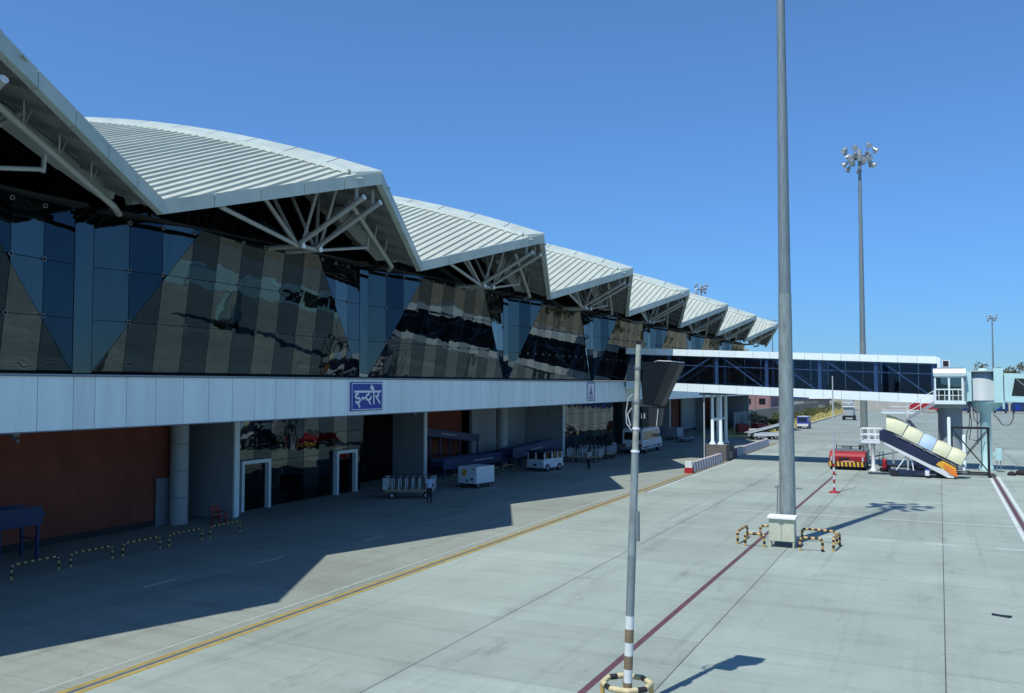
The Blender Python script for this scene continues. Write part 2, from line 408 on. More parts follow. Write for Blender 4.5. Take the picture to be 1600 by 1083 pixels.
for bay in range(-2, 7):
    near = bay in (-1, 0, 1, 2)
    # soffit (both folds) is the body of each roof bay
    mb = MB()
    for side in (-1, 1):
        xs = [XT - .15 - i * 1.2 for i in range(0, 12)] + [-40, -46, -52, XBACK]
        NS = 6
        for i in range(len(xs) - 1):
            for j in range(NS):
                q = []
                for x, sj in ((xs[i], j), (xs[i], j + 1), (xs[i + 1], j + 1), (xs[i + 1], j)):
                    sm = max(0, (x - XV + .15) / (XT - XV)); sm = min(sm, 1)
                    sv = sm + (1 - sm) * sj / NS
                    q.append(roofpt(bay, side, x, sv, -.36))
                if (q[0] - q[1]).length < 1e-4 and (q[2] - q[3]).length < 1e-4: continue
                mb.add(q, [(0, 1, 2, 3)] if side > 0 else [(3, 2, 1, 0)])
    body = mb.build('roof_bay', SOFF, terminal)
    # purlins along the roof length
    for side in (-1, 1):
        for sj in (.1, .24, .38, .52, .66, .8, .94):
            pm = MB(); x0 = edge_x(sj) - .3
            pts = [roofpt(bay, side, x0 - q, sj, -.45) for q in (0, 3, 6, 9)]
            for p, q in zip(pts, pts[1:]): pm.bar(p, q, .09, .17)
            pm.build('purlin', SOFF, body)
        if near:   # corrugated lining seen from below
            pm = MB()
            x = XT - .5
            while x > -33:
                s0 = max(.02, (x - XV + .3) / (XT - XV)); 
                if s0 < .97: pm.bar(roofpt(bay, side, x, s0, -.375), roofpt(bay, side, x, .985, -.375), .07, .05)
                x -= .26
            pm.build('lining_rib', SOFF, body, kind='stuff')
    # roof sheets, left slope (faces the camera) and right slope
    for side in (-1, 1):
        if side < 0 and bay in (0, 1, 2):
            x = XT - .25
            while x > -44:
                sm = max(0, (x - RIB - XV) / (XT - XV))
                if sm < S_CAP - .03:
                    r = MB(); sheet(r, bay, side, x - RIB, x, S_CAP); r.build('roof_sheet', ROOFM, body)
                x -= RIB
            xe = x
        else: xe = XT - .25
        r = MB(); x = xe
        while x > XBACK:
            if max(0, (x - RIB - XV) / (XT - XV)) < S_CAP - .03: sheet(r, bay, side, x - RIB, x, S_CAP)
            x -= RIB
        r.build('roof_sheeting', ROOFM, body, kind='stuff')
    # ridge cap panels and the curb along their lower edge
    for side in (-1, 1):
        k = 0; x = XT + .03
        while x > -50:
            xe2 = x - 2.35
            c = MB()
            for sA, sB, hA, hB in ((S_CAP - .004, 1.0, .15, .17),):
                A, B = roofpt(bay, side, x, sA, hA), roofpt(bay, side, x, sB, hB)
                C, D = roofpt(bay, side, xe2 + .06, sB, hB), roofpt(bay, side, xe2 + .06, sA, hA)
                if x > XT: A = roofpt(bay, side, edge_x(S_CAP) - .32, sA, hA); 
                dn = Vector((0, 0, -.16))
                c.add([A, B, C, D], [(0, 1, 2, 3)] if side < 0 else [(3, 2, 1, 0)])
                c.add([A, A + dn, D + dn, D], [(0, 1, 2, 3)]); c.add([A, B, B + dn, A + dn], [(0, 1, 2, 3)]); c.add([D, C, C + dn, D + dn], [(3, 2, 1, 0)])
            if side < 0 or bay > 4: c.build('ridge_cap', TRIM, body)
            elif x > -30: c.build('ridge_cap', TRIM, body)
            if side < 0:
                c = MB(); x2 = min(x, edge_x(S_CAP) - .55)
                c.bar(roofpt(bay, side, x2, S_CAP - .012, .13), roofpt(bay, side, xe2, S_CAP - .012, .13), .16, .2)
                c.build('cap_curb', M('cap_curb_metal', (.60, .66, .60), .5), body)
            x -= 2.35; k += 1
    # boxed edge fascia, five panels on each slope
    for side in (-1, 1):
        for k in range(5):
            s0, s1 = k / 5 + .0016, (k + 1) / 5 - .0016
            if k == 4: s1 = 1.0
            if k == 0: s0 = 0
            P0, P1 = roofpt(bay, side, edge_x(s0), s0, .10), roofpt(bay, side, edge_x(s1), s1, .10)
            inw = Vector((-.30, 0, 0)); dn = Vector((0, 0, -.52))
            f = MB(); f.add([P0, P1, P1 + inw, P0 + inw, P0 + dn, P1 + dn, P1 + dn + inw, P0 + dn + inw],
                            [(0, 1, 2, 3), (4, 7, 6, 5), (0, 4, 5, 1), (3, 2, 6, 7), (0, 3, 7, 4), (1, 5, 6, 2)])
            f.build('edge_fascia', TRIM, body)
    # tubes of the fan truss under the tip
    yr = YR0 + PER * bay
    def tb(name, a, b, r, caps=False):
        t = MB(); t.tube(a, b, r, 10)
        t.build(name, TUBE, body)
        if caps:
            u = (Vector(b) - Vector(a)).normalized()
            for p, q in ((Vector(a), -u), (Vector(b), u)):
                t = MB(); t.tube(p, p + q * .035, r * 1.08, 12); t.build('tube_end_cap', SIGNW, body)
    N = {}
    for sy in (-1, 1):
        n0 = Vector((-25.5, yr + .6 * sy, 13.2)); n1 = Vector((-22.0, yr + .6 * sy, 15.05)); N[sy] = n0
        t = MB(); t.tube(n0 + Vector((-.1, 0, .03)), n1, .115, 12); t.build('main_tube', TUBE, body)
        u = (n1 - n0).normalized()
        t = MB(); t.tube(n1, n1 + u * .035, .124, 12); t.build('tube_end_cap', SIGNW, body)
        t = MB(); t.tube((-28.4, n0.y, 13.22), (-25.25, n0.y, 13.18), .115, 12); t.build('bearing_tube', TUBE, body)
        t = MB(); t.tube((-25.25, n0.y, 13.18), (-25.21, n0.y, 13.18), .124, 12); t.build('tube_end_cap', SIGNW, body)
        t = MB(); t.bar(n1 + Vector((-.4, 0, -.1)), n1 + Vector((-.4, 0, .6)), .06, .2); t.build('bracket', TUBE, body)
        if sy > 0:   # edge tube below the slope, with its bent foot
            e0 = Vector((-24.0, yr + 1.1, 15.35)); e1 = Vector((-25.8, yr + 7.2, 13.25)); e2 = Vector((-26.6, yr + 8.1, 13.2))
            t = MB(); t.path([e0, e0.lerp(e1, .97), e1, e2], .115, 10); t.build('edge_tube', TUBE, body)
            for q in (.3, .55, .8):
                p = e0.lerp(e1, q); sq = max(.02, 1 - abs(p.y - yr) / 8.4); top = roofpt(bay, sy, p.x, sq, -.42)
                t = MB(); t.tube(p, (top.x, p.y + .3, top.z), .03, 6); t.tube(p, (top.x + .3, p.y - .2, top.z), .03, 6); t.build('hanger', TUBE, body)
            m = Vector((-25.1, yr + 4.0, 13.75))
            tb('strut_tube', n0 + Vector((0, .25, 0)), m, .075)
            t = MB(); t.bar(m + Vector((0, 0, -.1)), m + Vector((0, .05, .5)), .1, .12, up=(1, 0, 0)); t.build('bracket', TUBE, body)
        else:
            tb('strut_tube', n0 + Vector((0, -.1, 0)), (-24.3, yr - 6.6, 13.75), .095)
        tb('strut_tube', n0 + Vector((0, .15 * sy, .05)), roofpt(bay, sy, -25.4, .58, -.4), .085)
        tb('strut_tube', n0 + Vector((-.1, .1 * sy, .05)), roofpt(bay, sy, -26.9, .70, -.4), .085)
        tb('strut_tube', n0 + Vector((-.1, 0, .05)), roofpt(bay, sy, -28.0, .90, -.4), .085)
        tb('strut_tube', n0 + Vector((.2, 0, .1)), roofpt(bay, sy, -24.2, .93, -.4), .075)
        # boxed beam that follows the head of the glass
        gb = MB(); p0 = roofpt(bay, sy, -27.0, .05, -.60); p1 = roofpt(bay, sy, -26.6, .30, -.75); p2 = roofpt(bay, sy, -26.2, .62, -.8)
        gb.bar(p0, p1, .5, .36); gb.bar(p1, p2, .5, .42); gb.build('eave_beam', PANEL, body)
    t = MB(); t.tube(N[-1] + Vector((0, -.3, 0)), N[1] + Vector((0, .3, 0)), .10, 10); t.build('cross_tube', TUBE, body)
    # back slab of each roof bay closes the attic
    gp = MB()
    gp.prism([roofpt(bay, -1, -28.6, 0, -.40), roofpt(bay, -1, -28.6, .5, -.40), roofpt(bay, -1, -28.6, 1, -.40), roofpt(bay, 1, -28.6, .5, -.40), roofpt(bay, 1, -28.6, 0, -.40),
              Vector((-28.6, YV0 + PER * (bay + 1), 13.3)), Vector((-28.6, YV0 + PER * bay, 13.3))], (-.1, 0, 0))
    gp.build('gable_glazing', GLD, body)

# --- mirror glass storey
GX, GZ = -27.95, 7.45
RZ = [7.45, 9.40, 11.35, 13.38]
def clip(poly, a, b):
    """keep the part of the (y,z) polygon left of the directed line a->b"""
    out = []
    def sd(p): return (b[0] - a[0]) * (p[1] - a[1]) - (b[1] - a[1]) * (p[0] - a[0])
    for i in range(len(poly)):
        p, q = poly[i], poly[(i + 1) % len(poly)]; dp, dq = sd(p), sd(q)
        if dp >= 0: out.append(p)
        if (dp < 0) != (dq < 0):
            t = dp / (dp - dq); out.append((p[0] + (q[0] - p[0]) * t, p[1] + (q[1] - p[1]) * t))
    return out
def area(p): return abs(sum(p[i][0] * p[(i + 1) % len(p)][1] - p[(i + 1) % len(p)][0] * p[i][1] for i in range(len(p)))) / 2
LEAN = .80
ringm = MB(); 
ringm.lathe([(.075, 0), (.075, .05), (.035, .05), (.035, 0)], (0, 0, 0), 8)
for bay in range(-2, 7):
    ya = 22.15 + PER * bay; yb = ya + 16.5; yc, yd = ya + 4.5, yb - 4.5
    A, C, Dp, Bp = (ya, GZ), (yc, 13.38), (yd, 13.38), (yb, GZ)
    def fx(kind, y, z):
        if kind == 'mid': return GX + LEAN * (z - GZ) / 5.93
        if kind == 'left': return GX + LEAN * (y - ya) / (yc - ya)
        return GX + LEAN * (yb - y) / (yb - yd)
    bk = MB()
    for kind, pl in (('mid', [A, Bp, Dp, C]), ('left', [A, C, (ya, 13.38)]), ('right', [Bp, (yb, 13.38), Dp])):
        bk.add([(fx(kind, y, z) - .09, y, z) for y, z in pl], [list(range(len(pl)))])
    bk.bb((GX - .3, ya - .8, GZ), (GX - .1, ya, 13.6)); bk.bb((GX - .3, ya, 13.38), (GX + .7, yb, 13.50))
    back = bk.build('glass_wall', DARK, terminal)
    sp = MB(); sp.bb((GX - .1, ya - .78, GZ), (GX + .01, ya - .02, 13.45)); sp.build('mullion_panel', GLA, back)
    joint = {0: MB(), 1: MB()}
    ncol = 12; cw = 16.5 / ncol
    fit = MB()
    for i in range(ncol):
        for j in range(3):
            g0 = .012
            cell = [(ya + i * cw + g0, RZ[j] + g0), (ya + (i + 1) * cw - g0, RZ[j] + g0), (ya + (i + 1) * cw - g0, RZ[j + 1] - g0), (ya + i * cw + g0, RZ[j + 1] - g0)]
            for kind in ('mid', 'left', 'right'):
                e = .012
                if kind == 'mid': pl = clip(clip(cell, (yc + e, 13.38), (ya + e, GZ)), (yb - e, GZ), (yd - e, 13.38)); 
                elif kind == 'left': pl = clip(cell, (ya - e, GZ), (yc - e, 13.38))
                else: pl = clip(cell, (yd + e, 13.38), (yb + e, GZ))
                if len(pl) < 3 or area(pl) < .03: continue
                cy = sum(p[0] for p in pl) / len(pl); cz = sum(p[1] for p in pl) / len(pl)
                t1, t2 = random.gauss(0, .0022), random.gauss(0, .0022)
                P = [Vector((fx(kind, y, z) + t1 * (y - cy) + t2 * (z - cz), y, z)) for y, z in pl]
                gi = (i + (0 if kind != 'mid' else 0)) % 2
                tgt = MB() if bay in (-1, 0, 1, 2) else joint[gi]
                tgt.prism([p - Vector((.02, 0, 0)) for p in P], (.02, 0, 0))
                if bay in (-1, 0, 1, 2): tgt.build('pane', GLB if gi else GLA, back)
    for gi in (0, 1):
        if joint[gi].v: joint[gi].build('pane', GLB if gi else GLA, back, kind='stuff')
    # ring fittings at pane corners
    for i in range(1, ncol):
        for z in RZ[1:3] + [13.2]:
            y = ya + i * cw
            t = (z - GZ) / 5.93
            k = 'left' if y < ya + t * 4.5 else ('right' if y > yb - t * 4.5 else 'mid')
            x = fx(k, y, z); n = 8
            for r0, r1, x0 in ((.085, .058, .05),):
                ro = [Vector((x + x0, y + r0 * math.cos(q * math.pi / 4), z + r0 * math.sin(q * math.pi / 4))) for q in range(8)]
                ri = [Vector((x + x0, y + r1 * math.cos(q * math.pi / 4), z + r1 * math.sin(q * math.pi / 4))) for q in range(8)]
                fit.add(ro + ri, [(q, (q + 1) % 8, 8 + (q + 1) % 8, 8 + q) for q in range(8)])
                fit.add(ro + [p - Vector((.05, 0, 0)) for p in ro], [(q, 8 + q, 8 + (q + 1) % 8, (q + 1) % 8) for q in range(8)])
    fit.build('glass_fitting', GPAINT, back, kind='stuff')

# --- floor slab and white fascia band
YS, YE = -15.0, 151.0
b = MB(); b.bb((-58, YS, 5.62), (-27.5, YE, 7.30)); band = b.build('floor_slab', FLOORD, terminal)
b = MB(); b.bb((-58, YS, 5.40), (-27.62, YE, 5.60)); b.build('canopy_soffit', GPAINT, terminal)  # dark grey picked to deepen the shade on the ground floor
mesh_w = mesh_n = None
for bay in range(-2, 8):
    y = 21.0 + PER * bay
    wds = [.88] + [16.42 / 12] * 12
    for k, wd in enumerate(wds):
        if y > YS and y + wd < YE:
            me = mesh_n if k == 0 else mesh_w
            if me is None:
                p = MB(); p.bb((-27.48, y + .012, 5.45), (-27.38, y + wd - .012, 7.38)); o = p.build('fascia_panel', WHITE, band)
                if k == 0: mesh_n = o.data
                else: mesh_w = o.data
            else: inst(me, 'fascia_panel', (-27.43, y + wd / 2, 5.45), band)
        y += wd
b = MB(); b.bb((-27.62, YS, 7.3), (-27.3, YE, 7.36)); b.bb((-27.60, YS, 5.41), (-27.36, YE, 5.44)); b.build('band_trim', GPAINT, band)
b = MB(); b.bb((-58, YE - .3, 0), (-29, YE, 13.2)); b.bb((-58, YS, 0), (-29, YS + .3, 13.2)); b.bb((-58, YS, 0), (-57.7, YE, 14)); b.build('end_wall', PANEL, terminal)

# --- ground floor
def wallbox(name, x, y0, y1, mat, z1=5.4, t=.25, plinth=True):
    b = MB(); b.bb((x - t, y0, 0), (x, y1, z1)); o = b.build(name, mat, terminal)
    if plinth: b = MB(); b.bb((x + .003, y0, 0), (x + .06, y1, .3)); b.build('plinth', BLACK, o)
    return o
def fin(y, x0, x1):
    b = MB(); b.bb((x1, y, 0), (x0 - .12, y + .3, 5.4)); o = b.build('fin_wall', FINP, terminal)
    b = MB(); b.bb((x0 - .118, y - .03, .1), (x0, y + .33, 5.39)); b.build('fin_edge', WHITE, o)
def column(x, y, r):
    o = None
    for k in range(4):
        b = MB(); b.tube((x, y, k * 1.35 + (.012 if k else 0)), (x, y, k * 1.35 + 1.338), r, 24)
        o2 = b.build('column' if k == 0 else 'column_cladding', PANEL, terminal if k == 0 else o); o = o or o2
def gwall(x, y0, y1, doors=()):
    b = MB(); b.bb((x - .3, y0, 0), (x - .06, y1, 5.4)); o = b.build('glass_front', DARK, terminal)
    n = round((y1 - y0) / 1.4); wd = (y1 - y0) / n
    zs = [.06, 1.35, 2.65, 4.0, 5.4]
    for i in range(n):
        for j in range(4):
            t1, t2 = random.gauss(0, .002), random.gauss(0, .002)
            ys = (y0 + i * wd + .014, y0 + (i + 1) * wd - .014); z0, z1 = zs[j] + .014, zs[j + 1] - .014
            q = MB(); c = sum(ys) / 2; cz = (z0 + z1) / 2
            q.prism([Vector((x - .02 + t1 * (y - c) + t2 * (z - cz), y, z)) for y, z in ((ys[0], z0), (ys[1], z0), (ys[1], z1), (ys[0], z1))], (.02, 0, 0))
            q.build('pane', GLA if i % 2 else GLB, o)
    for a0, a1, h in doors:
        d = MB(); dz = .32
        d.bb((x, a0, 0), (x + dz, a0 + .2, h)); d.bb((x, a1 - .2, 0), (x + dz, a1, h)); d.bb((x, a0, h), (x + dz, a1, h + .2))
        d.build('door_frame', WHITE, o)
        d = MB(); d.bb((x + .01, a0 + .22, .02), (x + .05, (a0 + a1) / 2 - .01, h)); d.bb((x + .01, (a0 + a1) / 2 + .01, .02), (x + .05, a1 - .22, h)); d.build('sliding_door', GLD, o)
tw = wallbox('terracotta_wall', -35.3, YS, 33.1, TERRA)
b = MB(); b.bb((-35.23, 31.75, 0), (-35.18, 32.65, 2.35)); b.build('service_door', GPAINT, tw)
column(-34.75, 32.8, .45)
fin(35.2, -33.3, -38.0)
gwall(-35.0, 35.55, 48.6, [(37.2, 39.55, 2.6), (45.7, 47.9, 2.6)])
wallbox('recess_wall', -37.6, 48.6, 56.4, GLD, plinth=False)
fin(56.5, -34.8, -38.2)
wallbox('terracotta_wall', -37.6, 56.9, 67.2, TERRA)
wallbox('panel_wall', -36.6, 67.2, 78.0, PANEL)
column(-34.6, 69.0, .5)
fin(78.0, -32.5, -39)
gwall(-34.4, 78.35, 101.0)
fin(101.0, -33.2, -38); wallbox('panel_wall', -35.5, 101.35, 119, PANEL); fin(119.6, -33.8, -38)
wallbox('terracotta_wall', -35.6, 120, 130.8, TERRA); wallbox('panel_wall', -35.2, 131, 139.4, PANEL); fin(139.6, -33.8, -38)
wallbox('terracotta_wall', -35.6, 140, 150.6, TERRA)
for y in (20, 46, 74): 
    b = MB(); b.bb((-29.5, y, 5.2), (-29.1, y + .25, 5.39)); b.tube((-29.3, y + .1, 5.2), (-29.0, y + .1, 5.05), .07, 8); b.build('camera_bracket', GPAINT, terminal)

# --- signs on the band
SK = [0]
def stroke(mb, pts, wd, x, o, mat=0, th=.012):
    for (u0, v0), (u1, v1) in zip(pts, pts[1:]):
        SK[0] = (SK[0] + 1) % 40; x_ = x + .0007 * SK[0]
        a = Vector((x_, o[0] + u0, o[1] + v0)); c = Vector((x_, o[0] + u1, o[1] + v1)); dr = (c - a).normalized()
        mb.bar(a - dr * wd * .35, c + dr * wd * .35, wd, th, mat, up=(1, 0, 0))
sg = thing('station_name_sign', 'blue sign with white Devanagari lettering on the white fascia band', 'sign', (-27.3, 38.5, 5.66))
W_, H_ = 2.85, 1.5; Y_, Z_ = 37.1, 5.66
b = MB(); b.bb((-27.37, Y_, Z_), (-27.30, Y_ + W_, Z_ + H_)); b.build('board', SIGNB, sg)
b = MB()
for (y0, z0, y1, z1) in ((.05, .05, W_ - .05, .085), (.05, H_ - .085, W_ - .05, H_ - .05), (.05, .085, .085, H_ - .085), (W_ - .085, .085, W_ - .05, H_ - .085)):
    b.bb((-27.30, Y_ + y0, Z_ + z0), (-27.292, Y_ + y1, Z_ + z1))
b.build('border', SIGNW, sg)
def dv(pts): return [((x - 882) / 196 * W_, (768 - y) / 176 * H_) for x, y in pts]
b = MB(); sw = .115
for pts in ([(902, 650), (1062, 650)],
            [(922, 650), (922, 664), (909, 668), (906, 680), (914, 689), (929, 690), (936, 700), (930, 713), (914, 717), (909, 711)], [(914, 717), (924, 726), (931, 744)],
            [(948, 690), (972, 690)], [(948, 685), (948, 695), (953, 690)],
            [(987, 650), (987, 666), (974, 673), (970, 686), (975, 699), (988, 702), (999, 694), (1000, 682)], [(983, 702), (996, 726)],
            [(1018, 650), (1018, 726)], [(1018, 650), (1006, 632), (997, 626)], [(1018, 650), (1012, 625), (1002, 612)],
            [(1042, 650), (1048, 664), (1046, 676), (1034, 684), (1030, 680)], [(1034, 684), (1056, 722)]):
    stroke(b, dv(pts), sw, -27.294, (Y_, Z_))
b.build('lettering', SIGNW, sg)
sg = thing('emblem_sign', 'small white sign with blue triangular emblem on the fascia band', 'sign', (-27.3, 71.8, 5.64))
Y_, Z_ = 70.9, 5.64
b = MB(); b.bb((-27.37, Y_, Z_), (-27.31, Y_ + 1.8, Z_ + 1.6)); b.build('board', SIGNW, sg)
b = MB()
for q in ([(.04, .04), (1.41, .04), (1.41, 1.51), (.04, 1.51), (.04, .04)], [(.72, 1.34), (.72, 1.2)], [(.72, 1.15), (.38, .42)], [(.72, 1.15), (1.06, .42)], [(.5, .7), (.94, .7)], [(.72, .95), (.6, .5), (.72, .38), (.84, .5), (.72, .95)], [(.22, .28), (1.22, .28)], [(.3, .17), (1.14, .17)]):
    stroke(b, [(u * 1.24, v * 1.03) for u, v in q], .06, -27.304, (Y_, Z_))
b.build('emblem', SIGNB, sg)
b = MB(); b.bb((-27.37, 117.3, 6.0), (-27.30, 119.6, 7.0)); sg = b.build('blue_sign', SIGNB, None, label='small plain blue sign on the band under the walkway', cat='sign')

# ------------------------------------------------------------------ fixed walkway to the boarding bridge
walk = thing('fixed_walkway', 'glazed fixed walkway with white bands running out from the terminal', 'walkway', (-13, 83, 0))
WY0, WY1 = 81.0, 85.0
def wz(x): return 5.46 + (-x - .2) * .0452            # underside, falling towards the apron
XA, XB = -27.2, -.15
def sl(x, h): return wz(x) + h
def slant(mb, x0, x1, y0, y1, h0, h1, mat=0):
    vs = [(x, y, sl(x, h)) for x in (x0, x1) for y in (y0, y1) for h in (h0, h1)]
    mb.add(vs, [(0, 1, 3, 2), (4, 6, 7, 5), (0, 4, 5, 1), (2, 3, 7, 6), (0, 2, 6, 4), (1, 5, 7, 3)], mat)
b = MB(); slant(b, XA, XB, WY0 + .1, WY1 - .1, .1, .62); floor_w = b.build('floor_deck', FLOORD, walk)
b = MB(); slant(b, XA, XB, WY0 + .05, WY1 - .05, 3.42, 3.82); b.build('roof_deck', PANEL, walk)
NP = 18; pw = (XB - XA) / NP
for side, y in ((-1, WY0), (1, WY1)):
    for i in range(NP):
        x0, x1 = XA + i * pw + .012, XA + (i + 1) * pw - .012
        for h0, h1 in ((0, .74), (3.34, 3.93)):
            b = MB(); slant(b, x0, x1, y - .05, y + .05, h0, h1); b.build('band_panel', WBAND, walk)
        b = MB(); slant(b, x0, x1, y - .012, y + .012, .75, 3.33); b.build('pane', WGLASS if side < 0 else WGLASS2, walk)
    yi = y - side * .22
    for x in (-23.0, -18.5, -14.0, -9.45, -4.9, -.45):
        b = MB(); b.bar((x, yi, sl(x, .6)), (x, yi, sl(x, 3.4)), .12, .30, up=(1, 0, 0)); b.build('post', BEAMB, walk)
    for xa, xb in ((-18.5, -14.0), (-14.0, -9.45), (-9.45, -4.9), (-4.9, -.45)):
        b = MB(); b.bar((xa + .5, yi, sl(xa, 3.3)), (xb - .3, yi, sl(xb, .72)), .1, .24, up=(0, 1, 0)); b.build('brace', BEAMB, walk)
    for xa, xb in ((-18.5, -23.0),):
        b = MB(); b.bar((xa - .5, yi, sl(xa, 3.3)), (xb + .3, yi, sl(xb, .72)), .1, .24, up=(0, 1, 0)); b.build('brace', BEAMB, walk)
    b = MB(); b.tube((XA, yi - side * .1, sl(XA, 2.45)), (XB, yi - side * .1, sl(XB, 2.45)), .045, 8); b.build('rail', BEAMB, walk)
b = MB(); slant(b, XB, XB + .25, WY0 + .05, WY1 - .05, 0, 3.85); b.build('end_wall', WHITE, walk)
# portal of tubes on a plinth
for y in (82.4, 84.6):
    pl = MB(); pl.bb((-19.85, y - .75, 0), (-17.8, y + .75, 1.48)); po = pl.build('plinth', M('dark_plinth_concrete', (.13, .125, .12), .9, var=.2), walk)  # dark grey-brown; the plinth's shadowed look is put into the colour
    for x in (-19.22, -18.45):
        t = MB(); t.lathe([(.33, 1.48), (.33, 1.53), (.15, 1.8), (.15, sl(x, -.05))], (x, y, 0), 14); t.build('leg', WHITE, walk)
    t = MB(); t.bb((-19.2, y - .1, 3.72), (-18.45, y + .1, 3.95)); t.build('tie', WHITE, walk)
b = MB(); b.bb((-20.2, 81.4, sl(-19, -.22)), (-17.5, 85.3, sl(-19, -.05))); b.build('cross_head', GPAINT, walk)
b = MB(); b.tube((-19.78, 81.5, 0), (-19.78, 81.5, 6.1), .07, 8); b.build('drain_pipe', PANEL, walk)
# cabin at the outer end
c0, c1, cy = -.38, 1.78, 80.3
b = MB(); b.bb((c0, cy, 5.45), (c1 + .12, 84.8, 5.66)); cab = b.build('cabin_floor', WHITE, walk)
pr = [(c0 - .08, cy - .1, 7.75), (c0 - .08, cy - .16, 8.0), (c0 - .08, cy - .06, 8.22), (c0 - .08, cy + .25, 8.36), (c0 - .08, 84.8, 8.36), (c0 - .08, 84.8, 7.75)]
b = MB(); b.prism(pr, (c1 - c0 + .25, 0, 0)); b.build('cabin_roof', WHITE, walk)
b = MB(); b.bb((c0 + .1, cy + .3, 8.361), (c1, 84.6, 8.44)); b.build('roof_membrane', GPAINT, walk)
b = MB(); b.bb((c1 - .05, cy + .12, 5.66), (c1 + .1, 84.8, 7.75)); b.bb((c0, 81.2, 5.66), (c0 + .12, 84.8, 7.75)); b.build('cabin_wall', PANEL, walk)
fr = MB()
for x in (c0 + .05, (c0 + c1) / 2, c1 - .09): fr.bb((x - .07, cy, 5.66), (x + .07, cy + .1, 7.75))
for z in (5.70, 6.66, 7.70): fr.bb((c0 + .121, cy + .004, z - .05), (c1 - .161, cy + .096, z + .05))
for x in (.32 + c0, .75 + c0, c0 + 1.35, c0 + 1.75): fr.bb((x - .025, cy + .03, 5.76), (x + .025, cy + .06, 6.6))
fr.bb((c0 + .13, cy + .028, 6.15), (c1 - .17, cy + .062, 6.2))
fr.build('window_frame', WHITE, walk)
for xa, xb in ((c0 + .13, (c0 + c1) / 2 - .08), ((c0 + c1) / 2 + .08, c1 - .17)):
    for za, zb in ((6.72, 7.64), (5.76, 6.6)):
        b = MB(); b.bb((xa, cy + .07, za), (xb, cy + .085, zb)); b.build('pane', CGLASS, walk)
b = MB(); b.bb((.22, 81.0, 8.5), (.78, 81.35, 9.08)); b.bb((.3, 81.05, 8.44), (.7, 81.3, 8.5)); ac = b.build('air_conditioner', SIGNW, walk)
b = MB(); b.bb((.29, 80.985, 8.56), (.71, 80.998, 9.02)); b.build('grille', BLACK, ac)
b = MB(); b.tube((.75, 82.6, 0), (.75, 82.6, 5.44), .92, 28); b.build('support_column', COLC, walk)
b = MB(); b.bb((-.5, 81.2, 5.1), (2.3, 84.8, 5.44)); b.build('support_head', PANEL, walk)
for x, h in ((.62, 4.3), (1.66, 2.95)):
    b = MB(); b.lathe([(.26, 0), (.26, .05), (.13, .3), (.13, h), (.09, h + .1), (0, h + .14)], (x, 79.6 if x < 1 else 78.6, 0), 12); b.build('guard_post', WHITE, walk)
# service stair: flight, landing, return flight
st = MB(); x0, z0, x1, z1 = c0 - .05, 5.55, -2.45, 4.25; ya, yb = 79.6, 80.5
n = 8
for i in range(n):
    t = (i + .5) / n; x = x0 + (x1 - x0) * t; z = z0 + (z1 - z0) * t
    st.bb((x - .16, ya + .06, z - .02), (x + .16, yb - .06, z + .02))
for y in (ya, yb): st.bar((x0, y, z0 - .05), (x1, y, z1 - .05), .05, .25)
st.bb((-3.7, ya, 4.1), (-2.4, yb + .9, 4.18))
n = 22
for i in range(n):
    t = (i + .5) / n; x = -2.4 + 3.0 * t; z = 4.1 * (1 - t)
    st.bb((x - .14, 81.0 - .5, z - .015), (x + .14, 81.4, z + .015))
for y in (80.55, 81.4): st.bar((-2.4, y, 4.05), (.6, y, .05), .05, .24)
[st.bb((x - .05, y - .05, 0), (x + .05, y + .05, 4.1)) for x in (-3.6, -2.5) for y in (79.7, 81.3)]
st.build('service_stair', COLC, walk)
rl = MB()
for y in (ya, yb):
    for hh in (.5, 1.0): rl.tube((x0, y, z0 + hh), (x1, y, z1 + hh), .03, 6)
    for t in (0, .5, 1): rl.tube((x0 + (x1 - x0) * t, y, z0 + (z1 - z0) * t), (x0 + (x1 - x0) * t, y, z0 + (z1 - z0) * t + 1.0), .03, 6)
    if y == ya:
        for hh in (.5, 1.0): rl.tube((x1, y, z1 + hh - .05), (-3.7, y, z1 + hh - .05), .03, 6)
rl.build('handrail', SIGNW, walk)

# ------------------------------------------------------------------ boarding bridge: rotunda, column, tunnel
bb_ = thing('boarding_bridge', 'pale teal boarding bridge with round grey rotunda on a thick column', 'boarding bridge', (3.2, 82.3, 0))
rc = (3.15, 82.3)
b = MB(); b.lathe([(0, 5.72), (1.32, 5.72), (1.32, 5.8), (1.22, 5.82), (1.22, 8.1), (0, 8.1)], (rc[0], rc[1], 0), 36); b.build('rotunda', ROTG, bb_)
b = MB(); b.lathe([(0, 8.1), (1.5, 8.1), (1.5, 8.16), (0, 8.24)], (rc[0], rc[1], 0), 36); rr = b.build('rotunda_roof', PANEL, bb_)
b = MB(); b.lathe([(.38, 8.2), (.38, 8.38), (0, 8.4)], (rc[0] + .1, rc[1], 0), 16); b.build('roof_cap', TEALW, rr)
b = MB(); b.lathe([(1.25, 5.70), (1.2, 5.45), (.75, 4.95), (.42, 4.7), (.40, .5), (.55, .3), (.55, 0)], (rc[0] + .2, rc[1], 0), 24); b.build('column', TEALW, bb_)
b = MB(); b.prism([(4.0, 81.6, 5.7), (5.0, 81.6, 5.7), (4.0, 81.6, 4.9)], (0, 1.4, 0)); b.build('column_bracket', TEALW, bb_)
b = MB(); b.prism([(1.92, 80.9, 5.7), (2.35, 80.9, 5.7), (2.35, 80.9, 8.1), (1.9, 80.9, 8.12)], (0, 2.8, 0)); b.build('rotunda_flange', TEALW, bb_)
b = MB(); b.bb((3.95, 80.85, 5.6), (4.62, 83.8, 8.38)); b.build('rotunda_flange', TEALW, bb_)
